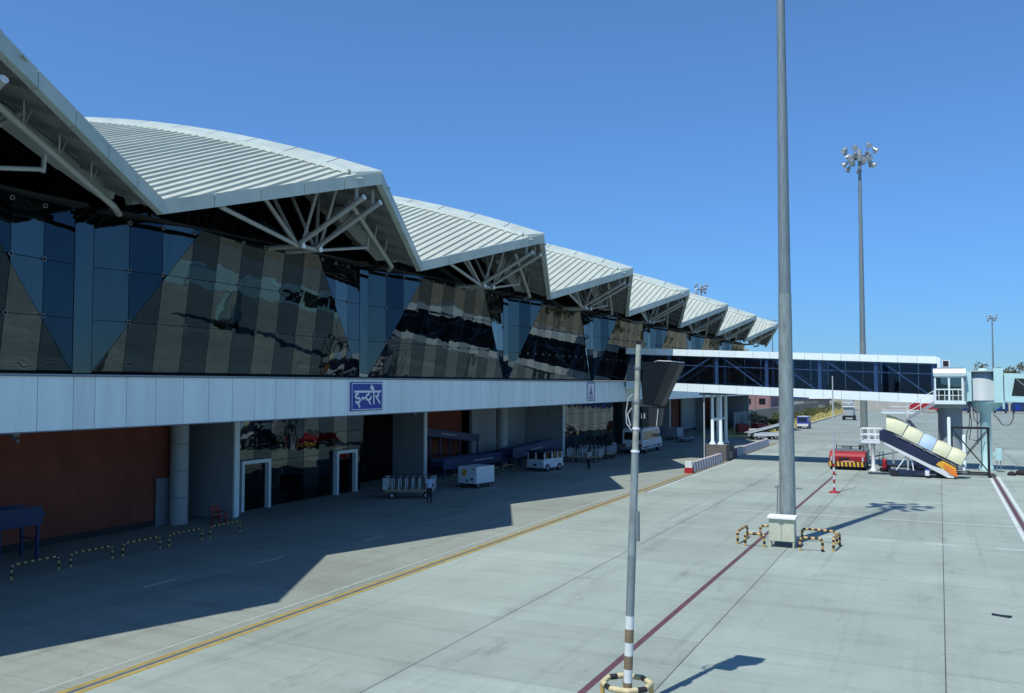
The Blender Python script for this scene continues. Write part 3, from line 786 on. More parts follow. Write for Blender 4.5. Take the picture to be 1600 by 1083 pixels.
b = MB(); b.tube((4.62, 80.95, 5.75), (4.62, 80.95, 5.1), .09, 8); b.build('hook', TEALW, bb_)
def tun(xa, xb, za, zb, y0, y1, mat, name):
    b = MB(); b.add([(xa, y0, za), (xa, y1, za), (xa, y1, za + 2.3), (xa, y0, za + 2.3), (xb, y0, zb), (xb, y1, zb), (xb, y1, zb + 2.3), (xb, y0, zb + 2.3)],
                    [(0, 1, 2, 3), (7, 6, 5, 4), (0, 4, 5, 1), (2, 6, 7, 3), (0, 3, 7, 4), (1, 5, 6, 2)]); return b.build(name, mat, bb_)
tun(4.7, 17, 5.68, 5.2, 81.1, 83.5, TEALW, 'tunnel'); tun(15, 30, 5.05, 4.5, 80.85, 83.75, TEALW, 'tunnel')
for xa, xb, lean in ((5.2, 8.6, .25), (9.2, 12.2, 0), (12.7, 14.8, 0)):
    z = lambda x: 5.68 - (x - 4.7) * .039
    b = MB(); b.prism([(xa, 81.08, z(xa) + .5), (xb, 81.08, z(xb) + .5), (xb, 81.08, z(xb) + 1.9), (xa + lean, 81.08, z(xa) + 1.9)], (0, .03, 0)); wn = b.build('tunnel_window', VGLASS, bb_)
    b = MB(); b.bar((xa + .35, 81.06, z(xa) + 1.85), ((xa + xb) / 2, 81.06, z(xa) + .52), .02, .06, up=(0, 1, 0)); b.build('brace', SIGNW, wn)
b = MB(); b.bb((30, 80.2, 4.3), (33.5, 84.4, 7.1)); b.build('cab', TEALW, bb_)
for y in (81.2, 83.4):
    b = MB(); b.bb((23.8, y - .25, 1.2), (24.4, y + .25, 4.9)); b.build('lift_leg', TEALW, bb_)
    b = MB(); b.tube((24.1, y - .25, .6), (24.1, y + .25, .6), .6, 18); b.build('wheel', RUBBER, bb_)
b = MB(); b.bb((23.6, 81, .9), (24.6, 83.6, 1.3)); b.build('bogie', GPAINT, bb_)
b = MB(); b.bb((3.95, 80.9, .95), (4.4, 81.4, 1.9)); b.bb((3.8, 81.4, 1.3), (4.1, 82, 1.5)); b.build('control_box', TEALW, bb_)
b = MB(); b.bb((4.02, 81.0, .0), (4.08, 81.06, .95)); b.bb((4.28, 81.0, .0), (4.34, 81.06, .95)); b.build('box_stand', GPAINT, bb_)
for pts in ([(2.2, 80.9, 5.5), (2.15, 80.8, 3.9), (1.9, 80.8, 2.9), (1.8, 80.8, 1.4)], [(2.35, 80.9, 5.5), (2.5, 80.8, 4.2), (2.8, 80.8, 3.9), (3.0, 80.9, 4.3)],
            [(3.9, 81.2, 4.6), (4.2, 80.9, 4.3), (4.5, 80.9, 3.8), (5.0, 80.9, 3.8), (5.25, 80.9, 4.3), (5.3, 80.9, 5.3)], [(2.1, 80.9, 5.5), (2.3, 80.8, 4), (2.1, 80.8, 2.6), (2.6, 80.8, 2.5), (2.9, 81.6, 2.6)]):
    b = MB(); b.path(pts, .035, 6); b.build('cable', BLACK, bb_)
b = MB(); b.tube((2.72, 80.9, 5.6), (2.72, 80.9, 2.2), .06, 8); b.build('conduit', GPAINT, bb_)

# ------------------------------------------------------------------ light masts
def flood_mast(loc, h, label, r0=.34, r1=.13, full=True, group='floodlight masts around the apron'):
    m = thing('floodlight_mast', label, 'mast', loc, group)
    X, Y = loc[0], loc[1]
    secs = [(0, .37), (.37, .68), (.68, 1.0)]
    for k, (a, c) in enumerate(secs):
        ra, rb = r0 + (r1 - r0) * a, r0 + (r1 - r0) * c
        b = MB(); b.tube((X, Y, h * a), (X, Y, h * c + (.35 if k < 2 else 0)), ra * (1.0 if k == 0 else .96), 18 if full else 8, rb)
        b.build('mast_section', GALV2 if k == 0 else GALV, m)
    b = MB(); b.lathe([(.55, h - .4), (.55, h - .25), (.25, h - .1), (.2, h + .5), (0, h + .55)], (X, Y, 0), 12); b.build('mast_head', GPAINT, m)
    b = MB(); pts = [(X + .9 * math.cos(q * math.pi / 6), Y + .9 * math.sin(q * math.pi / 6), h - .3) for q in range(12)]
    b.path(pts, .045, 6, closed=True); [b.tube((X, Y, h - .3), pts[q], .04, 6) for q in range(0, 12, 2)]; b.build('lamp_ring', GPAINT, m)
    rng_ = random.Random(int(abs(X * 7 + Y)))
    n = 22 if full else 14
    for q in range(n):
        an = 2 * math.pi * q / n + .25; rr = (1.5, 1.1, 1.4)[q % 3]; zz = h - .3 + (.75, -.1, -.75)[q % 3] + rng_.uniform(-.25, .25)
        c = Vector((X + rr * math.cos(an), Y + rr * math.sin(an), zz)); dr = Vector((math.cos(an), math.sin(an), -.9)).normalized()
        b = MB(); b.path([(X + .85 * math.cos(an), Y + .85 * math.sin(an), h - .3), (X + rr * .8 * math.cos(an), Y + rr * .8 * math.sin(an), zz * .5 + (h - .3) * .5), c], .03, 6)
        b.tube(c - dr * .34, c + dr * .02, .13, 10, .22, mat=1); b.tube(c + dr * .02, c + dr * .14, .27, 12, .29, mat=1)
        lamp = b.build('flood_lamp', [GPAINT, ALU], m)
        b = MB(); b.tube(c + dr * .141, c + dr * .155, .26, 12); b.build('lens', LAMPG, lamp)
    return m
m1 = flood_mast((-6.15, 40.5, 0), 29, 'near tall galvanised floodlight mast beside the cream cabinet', .36, .15)
b = MB(); b.lathe([(.62, 0), (.62, .06), (.40, .08), (.40, .35)], (-6.15, 40.5, 0), 18); b.build('base_flange', GALV, m1)
b = MB(); b.bb((-6.7, 40.45, 2.45), (-6.4, 40.55, 2.5)); b.bb((-5.85, 40.3, 2.45), (-5.5, 40.36, 2.5)); b.tube((-6.55, 40.2, 1.2), (-6.52, 40.2, 2.6), .03, 6); b.build('climb_bracket', GPAINT, m1)
flood_mast((-6.6, 91, 0), 29.5, 'tall floodlight mast behind the walkway with lamps against blue sky', .36, .14)
flood_mast((-46.5, 190, 0), 28.3, 'floodlight mast whose lamps peep over the zigzag roof', .36, .14, False)
flood_mast((-53, 320, 0), 29.5, 'distant floodlight mast just over the last roof fold', .36, .14, False)
flood_mast((14.6, 300, 0), 27.5, 'distant floodlight mast behind the boarding bridge', .36, .14, False)
flood_mast((40, 560, 0), 18.0, 'tiny far floodlight mast at the right edge of the photo', .36, .14, False)

# cabinet and hazard hoops at the near mast
cb = thing('electrical_cabinet', 'cream steel electrical cabinet standing before the near mast', 'cabinet', (-6.25, 39.7, 0))
b = MB(); b.bb((-6.78, 39.35, .28), (-5.72, 39.85, 1.24)); b.build('body', BOX, cb)
b = MB(); b.prism([(-6.84, 39.25, 1.24), (-6.84, 39.25, 1.30), (-6.84, 39.9, 1.36), (-6.84, 39.9, 1.24)], (1.18, 0, 0)); b.build('lid', SIGNW, cb)
for x in (-6.74, -5.76):
    for y in (39.4, 39.8): b = MB(); b.bb((x - .03, y - .03, 0), (x + .03, y + .03, .28)); b.build('leg', BOX, cb)
b = MB(); b.bb((-6.35, 39.335, 1.02), (-6.15, 39.349, 1.05)); b.build('handle', GPAINT, cb)
for dx in (-6.262, -6.238):
    b = MB(); b.bb((dx - .004, 39.343, .30), (dx + .004, 39.349, 1.0)); b.build('door_seam', GPAINT, cb)
def hoop(p0, p1, h, label, group, r=.055, mats=(STRIPE_Y, STRIPE_K)):
    p0, p1 = Vector((*p0, 0)), Vector((*p1, 0)); dr = (p1 - p0).normalized(); k = .16; up = Vector((0, 0, 1))
    pts = [p0, p0 + up * (h - k)] + [p0 + up * (h - k * (1 - math.sin(q))) + dr * k * (1 - math.cos(q)) for q in (.5, 1.0, math.pi / 2)] + \
          [p1 + up * (h - k * (1 - math.sin(q))) - dr * k * (1 - math.cos(q)) for q in (math.pi / 2, 1.0, .5)] + [p1 + up * (h - k), p1]
    b = MB(); b.path(pts, r, 8, (0, 1), .14)
    return b.build('hazard_hoop', list(mats), None, label=label, cat='barrier', group=group)
G1 = 'hazard hoops around the near mast'
hoop((-8.15, 39.5), (-8.1, 41.4), .55, 'hazard hoop at the far left of the near mast, seen side on', G1)
hoop((-7.75, 39.15), (-6.95, 39.2), .55, 'short yellow and black hazard hoop left of the cream cabinet', G1)
hoop((-5.45, 39.1), (-4.55, 39.15), .55, 'short yellow and black hazard hoop right of the cream cabinet', G1)
hoop((-7.55, 41.6), (-6.75, 41.65), .55, 'hazard hoop behind the near mast, left of it', G1)
hoop((-5.7, 41.6), (-4.2, 41.3), .55, 'long striped hazard hoop behind the near mast, right of it', G1)
hoop((-4.15, 39.5), (-4.05, 41.0), .55, 'hazard hoop at the far right of the near mast, seen side on', G1)
G2 = 'hazard hoops along the terminal'
nm = ['first', 'second', 'third', 'fourth', 'fifth', 'sixth', 'seventh']
for i in range(6):
    y = 18.4 + 2.4 * i
    hoop((-30.2, y), (-30.2, y + 1.9), .52, nm[i] + ' hazard hoop from the left in the shaded row before the terracotta wall', G2, .045)
for i in range(4):
    y = 54.5 + 2.6 * i
    hoop((-31.2, y), (-31.2, y + 2.0), .6, nm[i] + ' hazard hoop from the left in the row behind the white ground power unit', G2, .045)

# ------------------------------------------------------------------ near pole with docking display
PX, PY = -6.17, 18.3
pole = thing('docking_sign_pole', 'slim leaning galvanised pole with black docking display and banded foot', 'pole', (PX, PY, 0))
def ax(z): return Vector((PX + .020 * z, PY + .062 * z, z))
b = MB(); b.tube(ax(0), ax(3.3), .092, 16, .09); b.build('lower_pole', GALV, pole)
b = MB(); b.tube(ax(3.3), ax(5.55), .09, 16, .082); b.build('middle_pole', GALV2, pole)
b = MB(); b.tube(ax(5.55), ax(7.9), .068, 16, .06); b.build('upper_pole', CREAMB if False else M('dull_cream_pole_paint', (.33, .36, .31), .6, var=.25, scale=3, spots=.35), pole)
b = MB(); b.tube(ax(7.9), ax(7.99), .05, 12); b.build('pole_cap', BLACK, pole)
for z in (5.52, 6.02, 6.6, 7.36): b = MB(); b.tube(ax(z), ax(z + .05), .095 if z < 5.6 else .08, 16); b.build('clamp', SIGNW if z < 6.2 else GALV, pole)
for k in range(7):
    z = .05 + k * .28
    b = MB(); b.tube(ax(z), ax(z + .275), .0955, 16); b.build('painted_band', STRIPE_W if k % 2 == 0 else BROWNB, pole)
b = MB(); b.bb((PX + .16, PY + .2, 3.6), (PX + .22, PY + .3, 4.25)); b.build('switch_plate', GPAINT, pole)
b = MB(); b.path([ax(6.8) + Vector((-.09, 0, 0)), ax(6.7) + Vector((-.2, 0, 0)), ax(6.4) + Vector((-.24, 0, 0)), ax(6.15) + Vector((-.22, 0, 0)), ax(6.0) + Vector((-.1, 0, 0))], .015, 6)
b.path([ax(6.5) + Vector((-.1, -.02, 0)), ax(6.35) + Vector((-.2, -.02, 0)), ax(6.1) + Vector((-.12, -.02, 0))], .018, 6); b.build('cable', PANEL, pole)
# display housing: side cheek, face and hood
hx, hy = PX + .30, PY + .50
def hp(x, z, y=0): return Vector((hx + x, hy + y, z))
b = MB(); b.prism([hp(-.12, 7.53), hp(-.06, 6.58), hp(.14, 6.55), hp(.58, 7.50)], (.10, .62, -.02)); hs = b.build('display_housing', DOCK, pole)
b = MB(); b.prism([hp(.30, 7.535, -.01), hp(.60, 7.52, -.01), hp(.72, 7.50, .64), hp(.02, 7.53, .64)], (0, 0, .015)); b.build('hood', SIGNW, hs)
b = MB(); b.prism([hp(.58, 7.50), hp(.15, 6.56), hp(.26, 6.54, .3), hp(.71, 7.46, .3)], (.02, .32, 0)); b.build('display_face', BLACK, hs)
b = MB(); b.bb((hx - .16, hy, 6.08), (hx + .06, hy + .3, 6.52)); lb = b.build('lower_box', DOCK, pole)
b = MB(); b.prism([hp(.07, 6.08), hp(.07, 6.52), hp(.36, 6.49), hp(.30, 6.10)], (0, .25, 0)); b.build('indicator', BLACK, pole)
b = MB(); b.bar(hp(.26, 6.1, -.012), hp(.30, 6.48, -.012), .02, .04, up=(0, 1, 0)); b.build('indicator_frame', PANEL, pole)
b = MB(); [b.bb((hx + q, hy - .012, 6.26), (hx + q + .025, hy - .004, 6.38)) for q in (-.1, -.03)]; b.build('label_plate', PANEL, lb)
for z in (7.46, 6.66): b = MB(); b.bar(ax(z), hp(-.05, z, .1), .05, .05); b.build('bracket', GALV, pole)
gr = thing('guard_ring', 'octagonal yellow and black guard ring around the foot of the slim pole', 'barrier', (PX, PY, 0))
b = MB(); oc = [(PX + .52 * math.cos(R(22.5 + 45 * q)), PY + .52 * math.sin(R(22.5 + 45 * q)), .6) for q in range(8)]
b.path(oc, .062, 10, (0, 1, 0, 0), .24, closed=True); b.build('ring', [CREAMB, STRIPE_K], gr)
for q in (0, 2, 4, 6): b = MB(); b.tube((oc[q][0], oc[q][1], 0), oc[q], .055, 8); b.build('leg', STRIPE_Y, gr)

# red and white slim post
rp = thing('lightning_post', 'very slim grey post with red and white banded foot on the apron', 'post', (-6.3, 60.9, 0))
b = MB(); b.tube((-6.3, 60.9, 1.9), (-6.3, 60.9, 4.2), .065, 10, .06); b.tube((-6.3, 60.9, 4.2), (-6.3, 60.9, 7.6), .05, 10, .035); b.build('shaft', M('pale_grey_post_paint', (.42, .47, .48), .5), rp)
for k in range(7): b = MB(); b.tube((-6.3, 60.9, .1 + k * .26), (-6.3, 60.9, .1 + k * .26 + .258), .068, 10); b.build('painted_band', RED if k % 2 == 0 else STRIPE_W, rp)
b = MB(); b.lathe([(.36, 0), (.36, .03), (.08, .16), (.08, .2)], (-6.3, 60.9, 0), 12); b.build('foot', RED, rp)

# striped barrier walls by the walkway
def barrier(y0, y1, label):
    o = thing('barrier_wall', label, 'barrier', (-18, (y0 + y1) / 2, 0), 'striped precast barriers by the walkway')
    n = int((y1 - y0) / .42)
    for i in range(n):
        b = MB(); ya = y0 + (y1 - y0) * i / n; yb = y0 + (y1 - y0) * (i + 1) / n
        b.prism([(-18.28, ya, .03), (-17.8, ya, .03), (-17.88, ya, .82), (-18.2, ya, .82)], (0, yb - ya - .006, 0)); b.build('block', BARW if i % 2 else BARP, o)
barrier(69.6, 80.4, 'nearer white and pink striped low barrier wall before the walkway leg')
barrier(86.6, 104.5, 'farther white and pink striped low barrier wall beyond the walkway leg')
b = MB(); b.bb((-18.4, 69.1, 0), (-17.75, 69.55, .45)); b.bb((-18.35, 69.15, .45), (-17.8, 69.5, .95), 1); b.build('barrier_end_block', [RED, STRIPE_W], None, label='red and white block at the near end of the striped barrier', cat='block')

# ------------------------------------------------------------------ vehicles and ground equipment
def wheel(mb_name, parent, x, y, r, wd, z=None):
    z = r if z is None else z
    b = MB(); b.tube((x - wd / 2, y, z), (x + wd / 2, y, z), r, 16); o = b.build(mb_name, RUBBER, parent)
    b = MB(); b.tube((x - wd / 2 - .006, y, z), (x + wd / 2 + .006, y, z), r * .55, 12); b.build('rim', ALU, o)
# minibus (rear towards the camera)
vb = thing('minibus', 'white minibus parked in the shade under the terminal canopy', 'minibus', (-28.3, 89.6, 0), local=True)
prof = [(-3.4, .45), (-3.45, 1.3), (-3.32, 2.35), (-3.1, 2.55), (2.2, 2.58), (2.55, 2.45), (3.15, 1.45), (3.6, 1.15), (3.65, .45)]
b = MB(); b.prism([(-1.05, y, z) for y, z in prof], (2.1, 0, 0)); b.build('body', VANW, vb)
for sx in (-1, 1):
    for y0, y1 in ((-3.1, -1.75), (-1.68, -.3), (-.23, 1.15), (1.22, 2.3)):
        b = MB(); b.prism([(sx * 1.051, y0, 1.42), (sx * 1.051, y1, 1.42), (sx * 1.051, y1, 2.28), (sx * 1.051, y0, 2.28)], (sx * .012, 0, 0)); b.build('side_window', VGLASS, vb)
    for y in (-2.15, 2.45): wheel('wheel', vb, sx * .93, y, .38, .26)
    b = MB(); b.bb((sx * .7, -3.50, .72), (sx * 1.0, -3.44, 1.0)); b.build('tail_light', RED, vb)
    b = MB(); b.bb((sx * 1.07, 2.7, 1.5), (sx * 1.28, 2.8, 1.85)); b.build('mirror', BLACK, vb)
    b = MB(); b.bb((sx * 1.052, -3.3, .62), (sx * 1.066, 3.5, .70)); b.build('side_moulding', BLACK, vb)
b = MB(); b.add([(-.88, -3.46, 1.42), (.88, -3.46, 1.42), (.84, -3.355, 2.2), (-.84, -3.355, 2.2), (-.88, -3.42, 1.42), (.88, -3.42, 1.42), (.84, -3.3, 2.2), (-.84, -3.3, 2.2)], [(0, 1, 2, 3), (0, 4, 5, 1), (1, 5, 6, 2), (2, 6, 7, 3), (3, 7, 4, 0)]); b.build('rear_window', VGLASS, vb)
b = MB(); b.add([(-.9, 2.62, 2.36), (.9, 2.62, 2.36), (.95, 3.15, 1.5), (-.95, 3.15, 1.5)], [(0, 1, 2, 3)]); b.build('windscreen', VGLASS, vb)
b = MB(); b.bb((-1.0, -3.58, .42), (1.0, -3.44, .66)); b.build('rear_bumper', GPAINT, vb)
b = MB(); b.bb((-.28, -3.475, .78), (.28, -3.455, .92)); b.build('number_plate', YELP, vb)
b = MB(); b.bb((-.85, -2.4, 2.58), (.85, 1.6, 2.64)); b.build('roof_rack', ALU, vb)
# white ground power unit
gp = thing('ground_power_unit', 'white box ground power unit with round orange emblem in the shade', 'power unit', (-28.9, 53.7, 0), local=True)
b = MB(); b.prism([(-.78, y, z) for y, z in ((-1.05, .32), (-1.05, 1.38), (-.95, 1.46), (.95, 1.46), (1.05, 1.38), (1.05, .32))], (1.56, 0, 0)); b.build('housing', VANW, gp)
b = MB(); b.bb((-.7, -.98, .2), (.7, .98, .318)); b.build('chassis', BLACK, gp)
for x in (-.62, .62):
    for y in (-.7, .7): wheel('wheel', gp, x, y, .2, .12)
b = MB(); cen = Vector((-.25, -1.052, 1.05)); n = 20
b.prism([cen + Vector((.19 * math.cos(q * math.pi / 10), 0, .24 * math.sin(q * math.pi / 10))) for q in range(n)], (0, -.006, 0)); em = b.build('emblem', YELP, gp)
b = MB()
for q in range(8): b.bar(cen + Vector((.03 * math.cos(q * math.pi / 4), -.011, .04 * math.sin(q * math.pi / 4))), cen + Vector((.15 * math.cos(q * math.pi / 4 + .3), -.011, .19 * math.sin(q * math.pi / 4 + .3))), .008, .02, up=(0, 1, 0))
b.build('emblem_rays', ORANGE, em)
b = MB(); b.tube((.42, -1.05, .62), (.42, -1.09, .62), .09, 12); b.build('socket', BLACK, gp)
b = MB(); b.tube((.0, -1.05, .5), (.0, -1.09, .5), .06, 10); b.build('socket', BLACK, gp)
b = MB(); b.bb((.4, -1.07, 1.3), (.68, -1.05, 1.36)); b.build('latch', BLACK, gp)
b = MB(); b.bar((0, -1.0, .3), (0, -1.9, .25), .06, .06); b.build('tow_bar', BLACK, gp)
gp.rotation_euler = (0, 0, R(-8))
# luggage trolleys with white rails
def trolley():
    t = thing('luggage_trolley', 'x', 'trolley', (0, 0, 0), 'white railed luggage trolleys by the terminal', local=True)
    b = MB(); b.bb((-.75, -1.5, .42), (.75, 1.5, .56)); b.build('deck', DECK, t)
    for sx in (-1, 1):
        for k in range(8):
            y = -1.45 + k * 2.9 / 7
            b = MB(); b.bb((sx * .72 - .03, y - (.16 if k in (0, 7) else .04), .56), (sx * .72 + .03, y + (.16 if k in (0, 7) else .04), 1.28)); b.build('rail_post', RAILW, t)
        b = MB(); b.tube((sx * .72, -1.6, 1.3), (sx * .72, 1.6, 1.3), .03, 6); b.build('top_rail', BLACK, t)
    for k in range(4):
        x = -.5 + k * .333
        b = MB(); b.bb((x - .04, 1.43, .56), (x + .04, 1.49, 1.28)); b.build('rail_post', RAILW, t)
    b = MB(); b.bb((-.7, -1.52, .56), (.7, -1.46, 1.1)); b.build('end_panel', RAILW, t)
    for x in (-.6, .6):
        for y in (-1.05, 1.05): wheel('wheel', t, x, y, .2, .12)
    b = MB(); b.bar((0, -1.5, .4), (0, -2.4, .35), .05, .05); b.build('tow_bar', BLACK, t)
    return t
tr = trolley(); tr['label'] = 'white railed luggage trolley beside the man in the blue shirt'; tr.location = (-29.9, 46.8, 0); tr.rotation_euler = (0, 0, R(-62))
dup(tr, (-29.3, 75.5, 0), R(-75), 'white railed luggage trolley left of the minibus', 'white railed luggage trolleys by the terminal')
dup(tr, (-29.6, 79.6, 0), R(-95), 'white railed luggage trolley standing against the rear of the minibus', 'white railed luggage trolleys by the terminal')
# white tow tractor
tt = thing('tow_tractor', 'small white tow tractor with windowed cab and dark roof in the shade', 'tow tractor', (-29.4, 66.6, 0), local=True)
b = MB(); b.prism([(-.85, y, z) for y, z in ((-1.35, .3), (-1.4, .95), (-.9, 1.02), (1.35, 1.02), (1.4, .3))], (1.7, 0, 0)); b.build('body', VANW, tt)
for x, y in ((-.8, -1.2), (0, -1.28), (.8, -1.2), (-.82, -.2), (.82, -.2), (-.82, .6), (.82, .6), (-.8, 1.25), (.8, 1.25)): b = MB(); b.bb((x - .05, y - .05, 1.0), (x + .05, y + .05, 1.55)); b.build('cab_post', VANW, tt)
b = MB(); b.prism([(-.92, y, z) for y, z in ((-1.4, 1.55), (-1.3, 1.64), (1.3, 1.64), (1.38, 1.55))], (1.84, 0, 0)); b.build('cab_roof', NAVY, tt)
b = MB(); b.bb((-.76, -1.24, 1.03), (.76, -1.22, 1.54)); b.build('windscreen', VGLASS, tt)
for x in (-1, 1):
    b = MB(); b.bb((x * .8, -1.1, 1.03), (x * .82, 1.15, 1.54)); b.build('side_window', VGLASS, tt)
    for y in (-.85, .85): wheel('wheel', tt, x * .78, y, .3, .2)
    b = MB(); b.tube((x * .55, -1.38, .7), (x * .55, -1.43, .7), .1, 12); b.build('headlight', LAMPG, tt)
b = MB(); b.bb((-.12, -1.44, .45), (.12, -1.37, .62)); b.build('hitch', BLACK, tt)
tt.rotation_euler = (0, 0, R(-12))
# red aircraft tug with hazard bumper
rt = thing('aircraft_tug', 'red low aircraft tug with yellow and black striped bumper', 'tug', (-7.0, 79.6, 0), local=True)
b = MB(); b.prism([(-1.4, y, z) for y, z in ((-1.95, .55), (-2.0, 1.12), (-1.85, 1.35), (-.9, 1.48), (2.3, 1.45), (2.4, .55))], (2.8, 0, 0)); b.build('body', RED, rt)
b = MB(); b.bb((-1.0, -1.0, 1.47), (1.2, 1.4, 1.62)); b.bb((-.6, -.2, 1.62), (.2, .6, 1.86)); b.build('deck_box', GPAINT, rt)
b = MB(); b.tube((-.9, -.8, 1.9), (1.2, -.8, 1.9), .035, 6); [b.tube((x, -.8, 1.45), (x, -.8, 1.9), .03, 6) for x in (-.9, .2, 1.2)]; b.build('guard_rail', BLACK, rt)
b = MB(); b.tube((-.95, -.6, 1.5), (-.95, -.6, 2.1), .025, 6); b.tube((.9, -.3, 1.6), (.9, -.3, 1.98), .1, 10); b.build('beacon_mast', BLACK, rt)
b = MB(); b.bb((-1.44, -2.12, .28), (1.44, -1.96, .72)); bp = b.build('bumper', BLACK, rt)
for k in range(9):
    x = -1.36 + k * .31
    b = MB(); b.prism([(x, -2.125, .30), (x + .16, -2.125, .30), (x + .12, -2.125, .70), (x - .04, -2.125, .70)], (0, -.006, 0)); b.build('hazard_stripe', YELP, bp)
b = MB(); b.bb((-.65, -2.01, .86), (.2, -1.97, 1.02)); b.build('grille', BLACK, rt)
b = MB(); b.bb((-.3, -2.13, .66), (.55, -2.12, .78)); b.build('pale_plate', M('pale_red_plate', (.6, .3, .3), .5), rt)
for x in (-1.22, 1.22):
    for z in (.82, 1.0): b = MB(); b.tube((x, -2.02, z), (x, -1.95, z), .08, 10); b.build('lamp', LAMPG, rt)
    for y in (-1.1, 1.4): wheel('wheel', rt, x, y, .45, .35)
b = MB(); b.bb((1.1, -.4, .5), (1.45, 2.2, 1.55)); b.build('side_locker', GPAINT, rt)
# passenger steps with fabric canopy
ps = thing('passenger_steps', 'towable passenger steps with cream hooped canopy and navy orange side panel', 'passenger steps', (-2.0, 74, 0))
Y0, Y1 = 73.6, 75.1
xt, zt, xb, zb = -3.7, 2.72, .95, .35
b = MB(); b.bb((-5.6, Y0, 2.62), (-3.7, Y1, 2.74)); b.build('platform', VANW, ps)
rl = MB()
for y in (Y0, Y1):
    for z in (3.15, 3.62): rl.tube((-5.58, y, z), (-4.15, y, z), .035, 6)
    for x in (-5.58, -5.1, -4.62, -4.15): rl.tube((x, y, 2.74), (x, y, 3.62), .035, 6)
for z in (3.15, 3.62): rl.tube((-5.58, Y0, z), (-5.58, Y1, z), .035, 6)
rl.build('platform_rail', SIGNW, ps)
b = MB(); b.bb((-5.6, Y0 - .02, 2.50), (-4.2, Y1 + .02, 2.63)); b.build('platform_edge', VANW, ps)
n = 13
for i in range(n):
    t = (i + .5) / n
    b = MB(); x = xt + (xb - xt) * t; z = zt + (zb - zt) * t; b.bb((x - .17, Y0 + .1, z - .05), (x + .17, Y1 - .1, z)); b.build('tread', GPAINT, ps)
sl_ = (zb - zt) / (xb - xt)
def sp(x, d): return (x, zt + (x - xt) * sl_ + d)
for y, e in ((Y0, -.05), (Y1, .05)):
    def panel(pts, mat, name, off): 
        b = MB(); b.prism([(x, y + off * (1 if e > 0 else -1), z) for x, z in pts], (0, e, 0)); return b.build(name, mat, ps)
    panel([(-4.25, 2.78), (-4.25, 3.55), (-3.55, 3.50), sp(-3.0, .62), sp(.1, .55), sp(-.35, .02), sp(-.6, -.2), sp(-3.55, -.2)], NAVY, 'side_panel', 0)
    panel([sp(-3.55, -.2), sp(-.6, -.2), sp(.15, -.05), sp(.85, -.05), (.85, .08), (.45, .08), sp(-3.2, -.42), (-3.95, 2.5), (-3.9, 2.6)], VANW, 'lower_panel', .004)
    panel([sp(.1, .55), sp(.98, .5), (1.05, .20), (.85, .22), sp(-.35, .02), sp(-.2, .28)], YELP, 'yellow_swoosh', .006)
    panel([sp(.15, .38), sp(1.0, .36), (1.08, .14), (.55, .38), sp(.2, .05)], ORANGE, 'orange_swoosh', .05)
    b = MB()
    for h in (.75, 1.15): b.tube((xt + .3, y, zt + .0 + h - .15), (xb + .1, y, zb + h - .15), .03, 6)
    for t in (.15, .35, .55, .75, .95): x = xt + (xb - xt) * t; b.tube((x, y, zt + (zb - zt) * t + .3), (x, y, zt + (zb - zt) * t + 1.0), .025, 6)
    b.build('handrail', ALU, ps)
# hooped canopy segments
ym = (Y0 + Y1) / 2
td = Vector((xb - xt, 0, zb - zt)); tl_ = td.length; td.normalize(); nd = Vector((-td.z, 0, td.x))
def hoop_ring(P, nrm, h0, ry, rn, N_=16): return [P + nrm * (h0 + rn * math.sin(math.pi * q / N_)) + Vector((0, -ry * math.cos(math.pi * q / N_), 0)) for q in range(N_ + 1)]
def canopy(rings, mt):
    b = MB()
    for r0_, r1_ in zip(rings, rings[1:]):
        m_ = len(r0_); b.add(r0_ + r1_, [(q, m_ + q, m_ + q + 1, q + 1) for q in range(m_ - 1)], 0, True)
    b.build('canopy_segment', mt, ps)
    b = MB(); b.path([p for p in rings[-1]], .025, 6); b.build('canopy_hoop', GPAINT, ps)
org = Vector((xt, ym, zt))
for k, (s0_, s1_, mt) in enumerate(((.75, 2.0, CREAM), (2.02, 3.02, PALEB), (3.04, 4.15, CREAM), (4.17, 5.25, CREAM))):
    canopy([hoop_ring(org + td * (s0_ + (s1_ - s0_) * f_), nd, .78, .80 + .07 * math.sin(math.pi * f_), .92 + .08 * math.sin(math.pi * f_)) for f_ in (0, .12, .3, .5, .7, .88, 1)], mt)
top0 = Vector((-3.75, ym, zt))
rings = []
for f_ in (0, .15, .4, .7, 1):
    nr = Vector((0, 0, 1)).lerp(nd, f_).normalized(); rings.append(hoop_ring(top0.lerp(org + td * .73, f_), nr, .85, .82 + .05 * math.sin(math.pi * f_), 1.12 - .15 * f_ + .06 * math.sin(math.pi * f_)))
canopy(rings, CREAM)
b = MB(); b.add(rings[0], [list(range(len(rings[0])))]); b.build('canopy_end', CREAM, ps)
b = MB(); b.bb((-3.95, Y0 + .1, 4.84), (-2.4, Y1 - .1, 4.9)); b.build('canopy_head', VANW, ps)
b = MB(); b.bb((-3.6, Y0 + .2, .28), (.9, Y1 - .2, .5)); b.build('chassis', NAVY, ps)
for x in (-3.25, -.1):
    for y in (Y0 + .25, Y1 - .25): 
        bq = MB(); bq.tube((x, y - .1, .25), (x, y + .1, .25), .25, 16); o = bq.build('wheel', RUBBER, ps)
for y in (Y0 + .15, Y1 - .15):
    b = MB(); b.tube((-2.1, y, 2.0), (-3.1, y, .5), .045, 8); b.tube((-2.1, y, 2.0), (-1.9, y, .5), .045, 8); b.tube((-2.2, y, 2.0), (-2.3, y, .5), .035, 8); b.build('support_strut', SIGNW, ps)
b = MB(); b.tube((-.95, Y0 - .12, .2), (-.95, Y0 - .12, .6), .17, 14); b.tube((-.95, Y0 - .12, .6), (-.95, Y0 - .12, .72), .175, 14, mat=1); b.build('bucket', [SIGNW, SIGNB], ps)
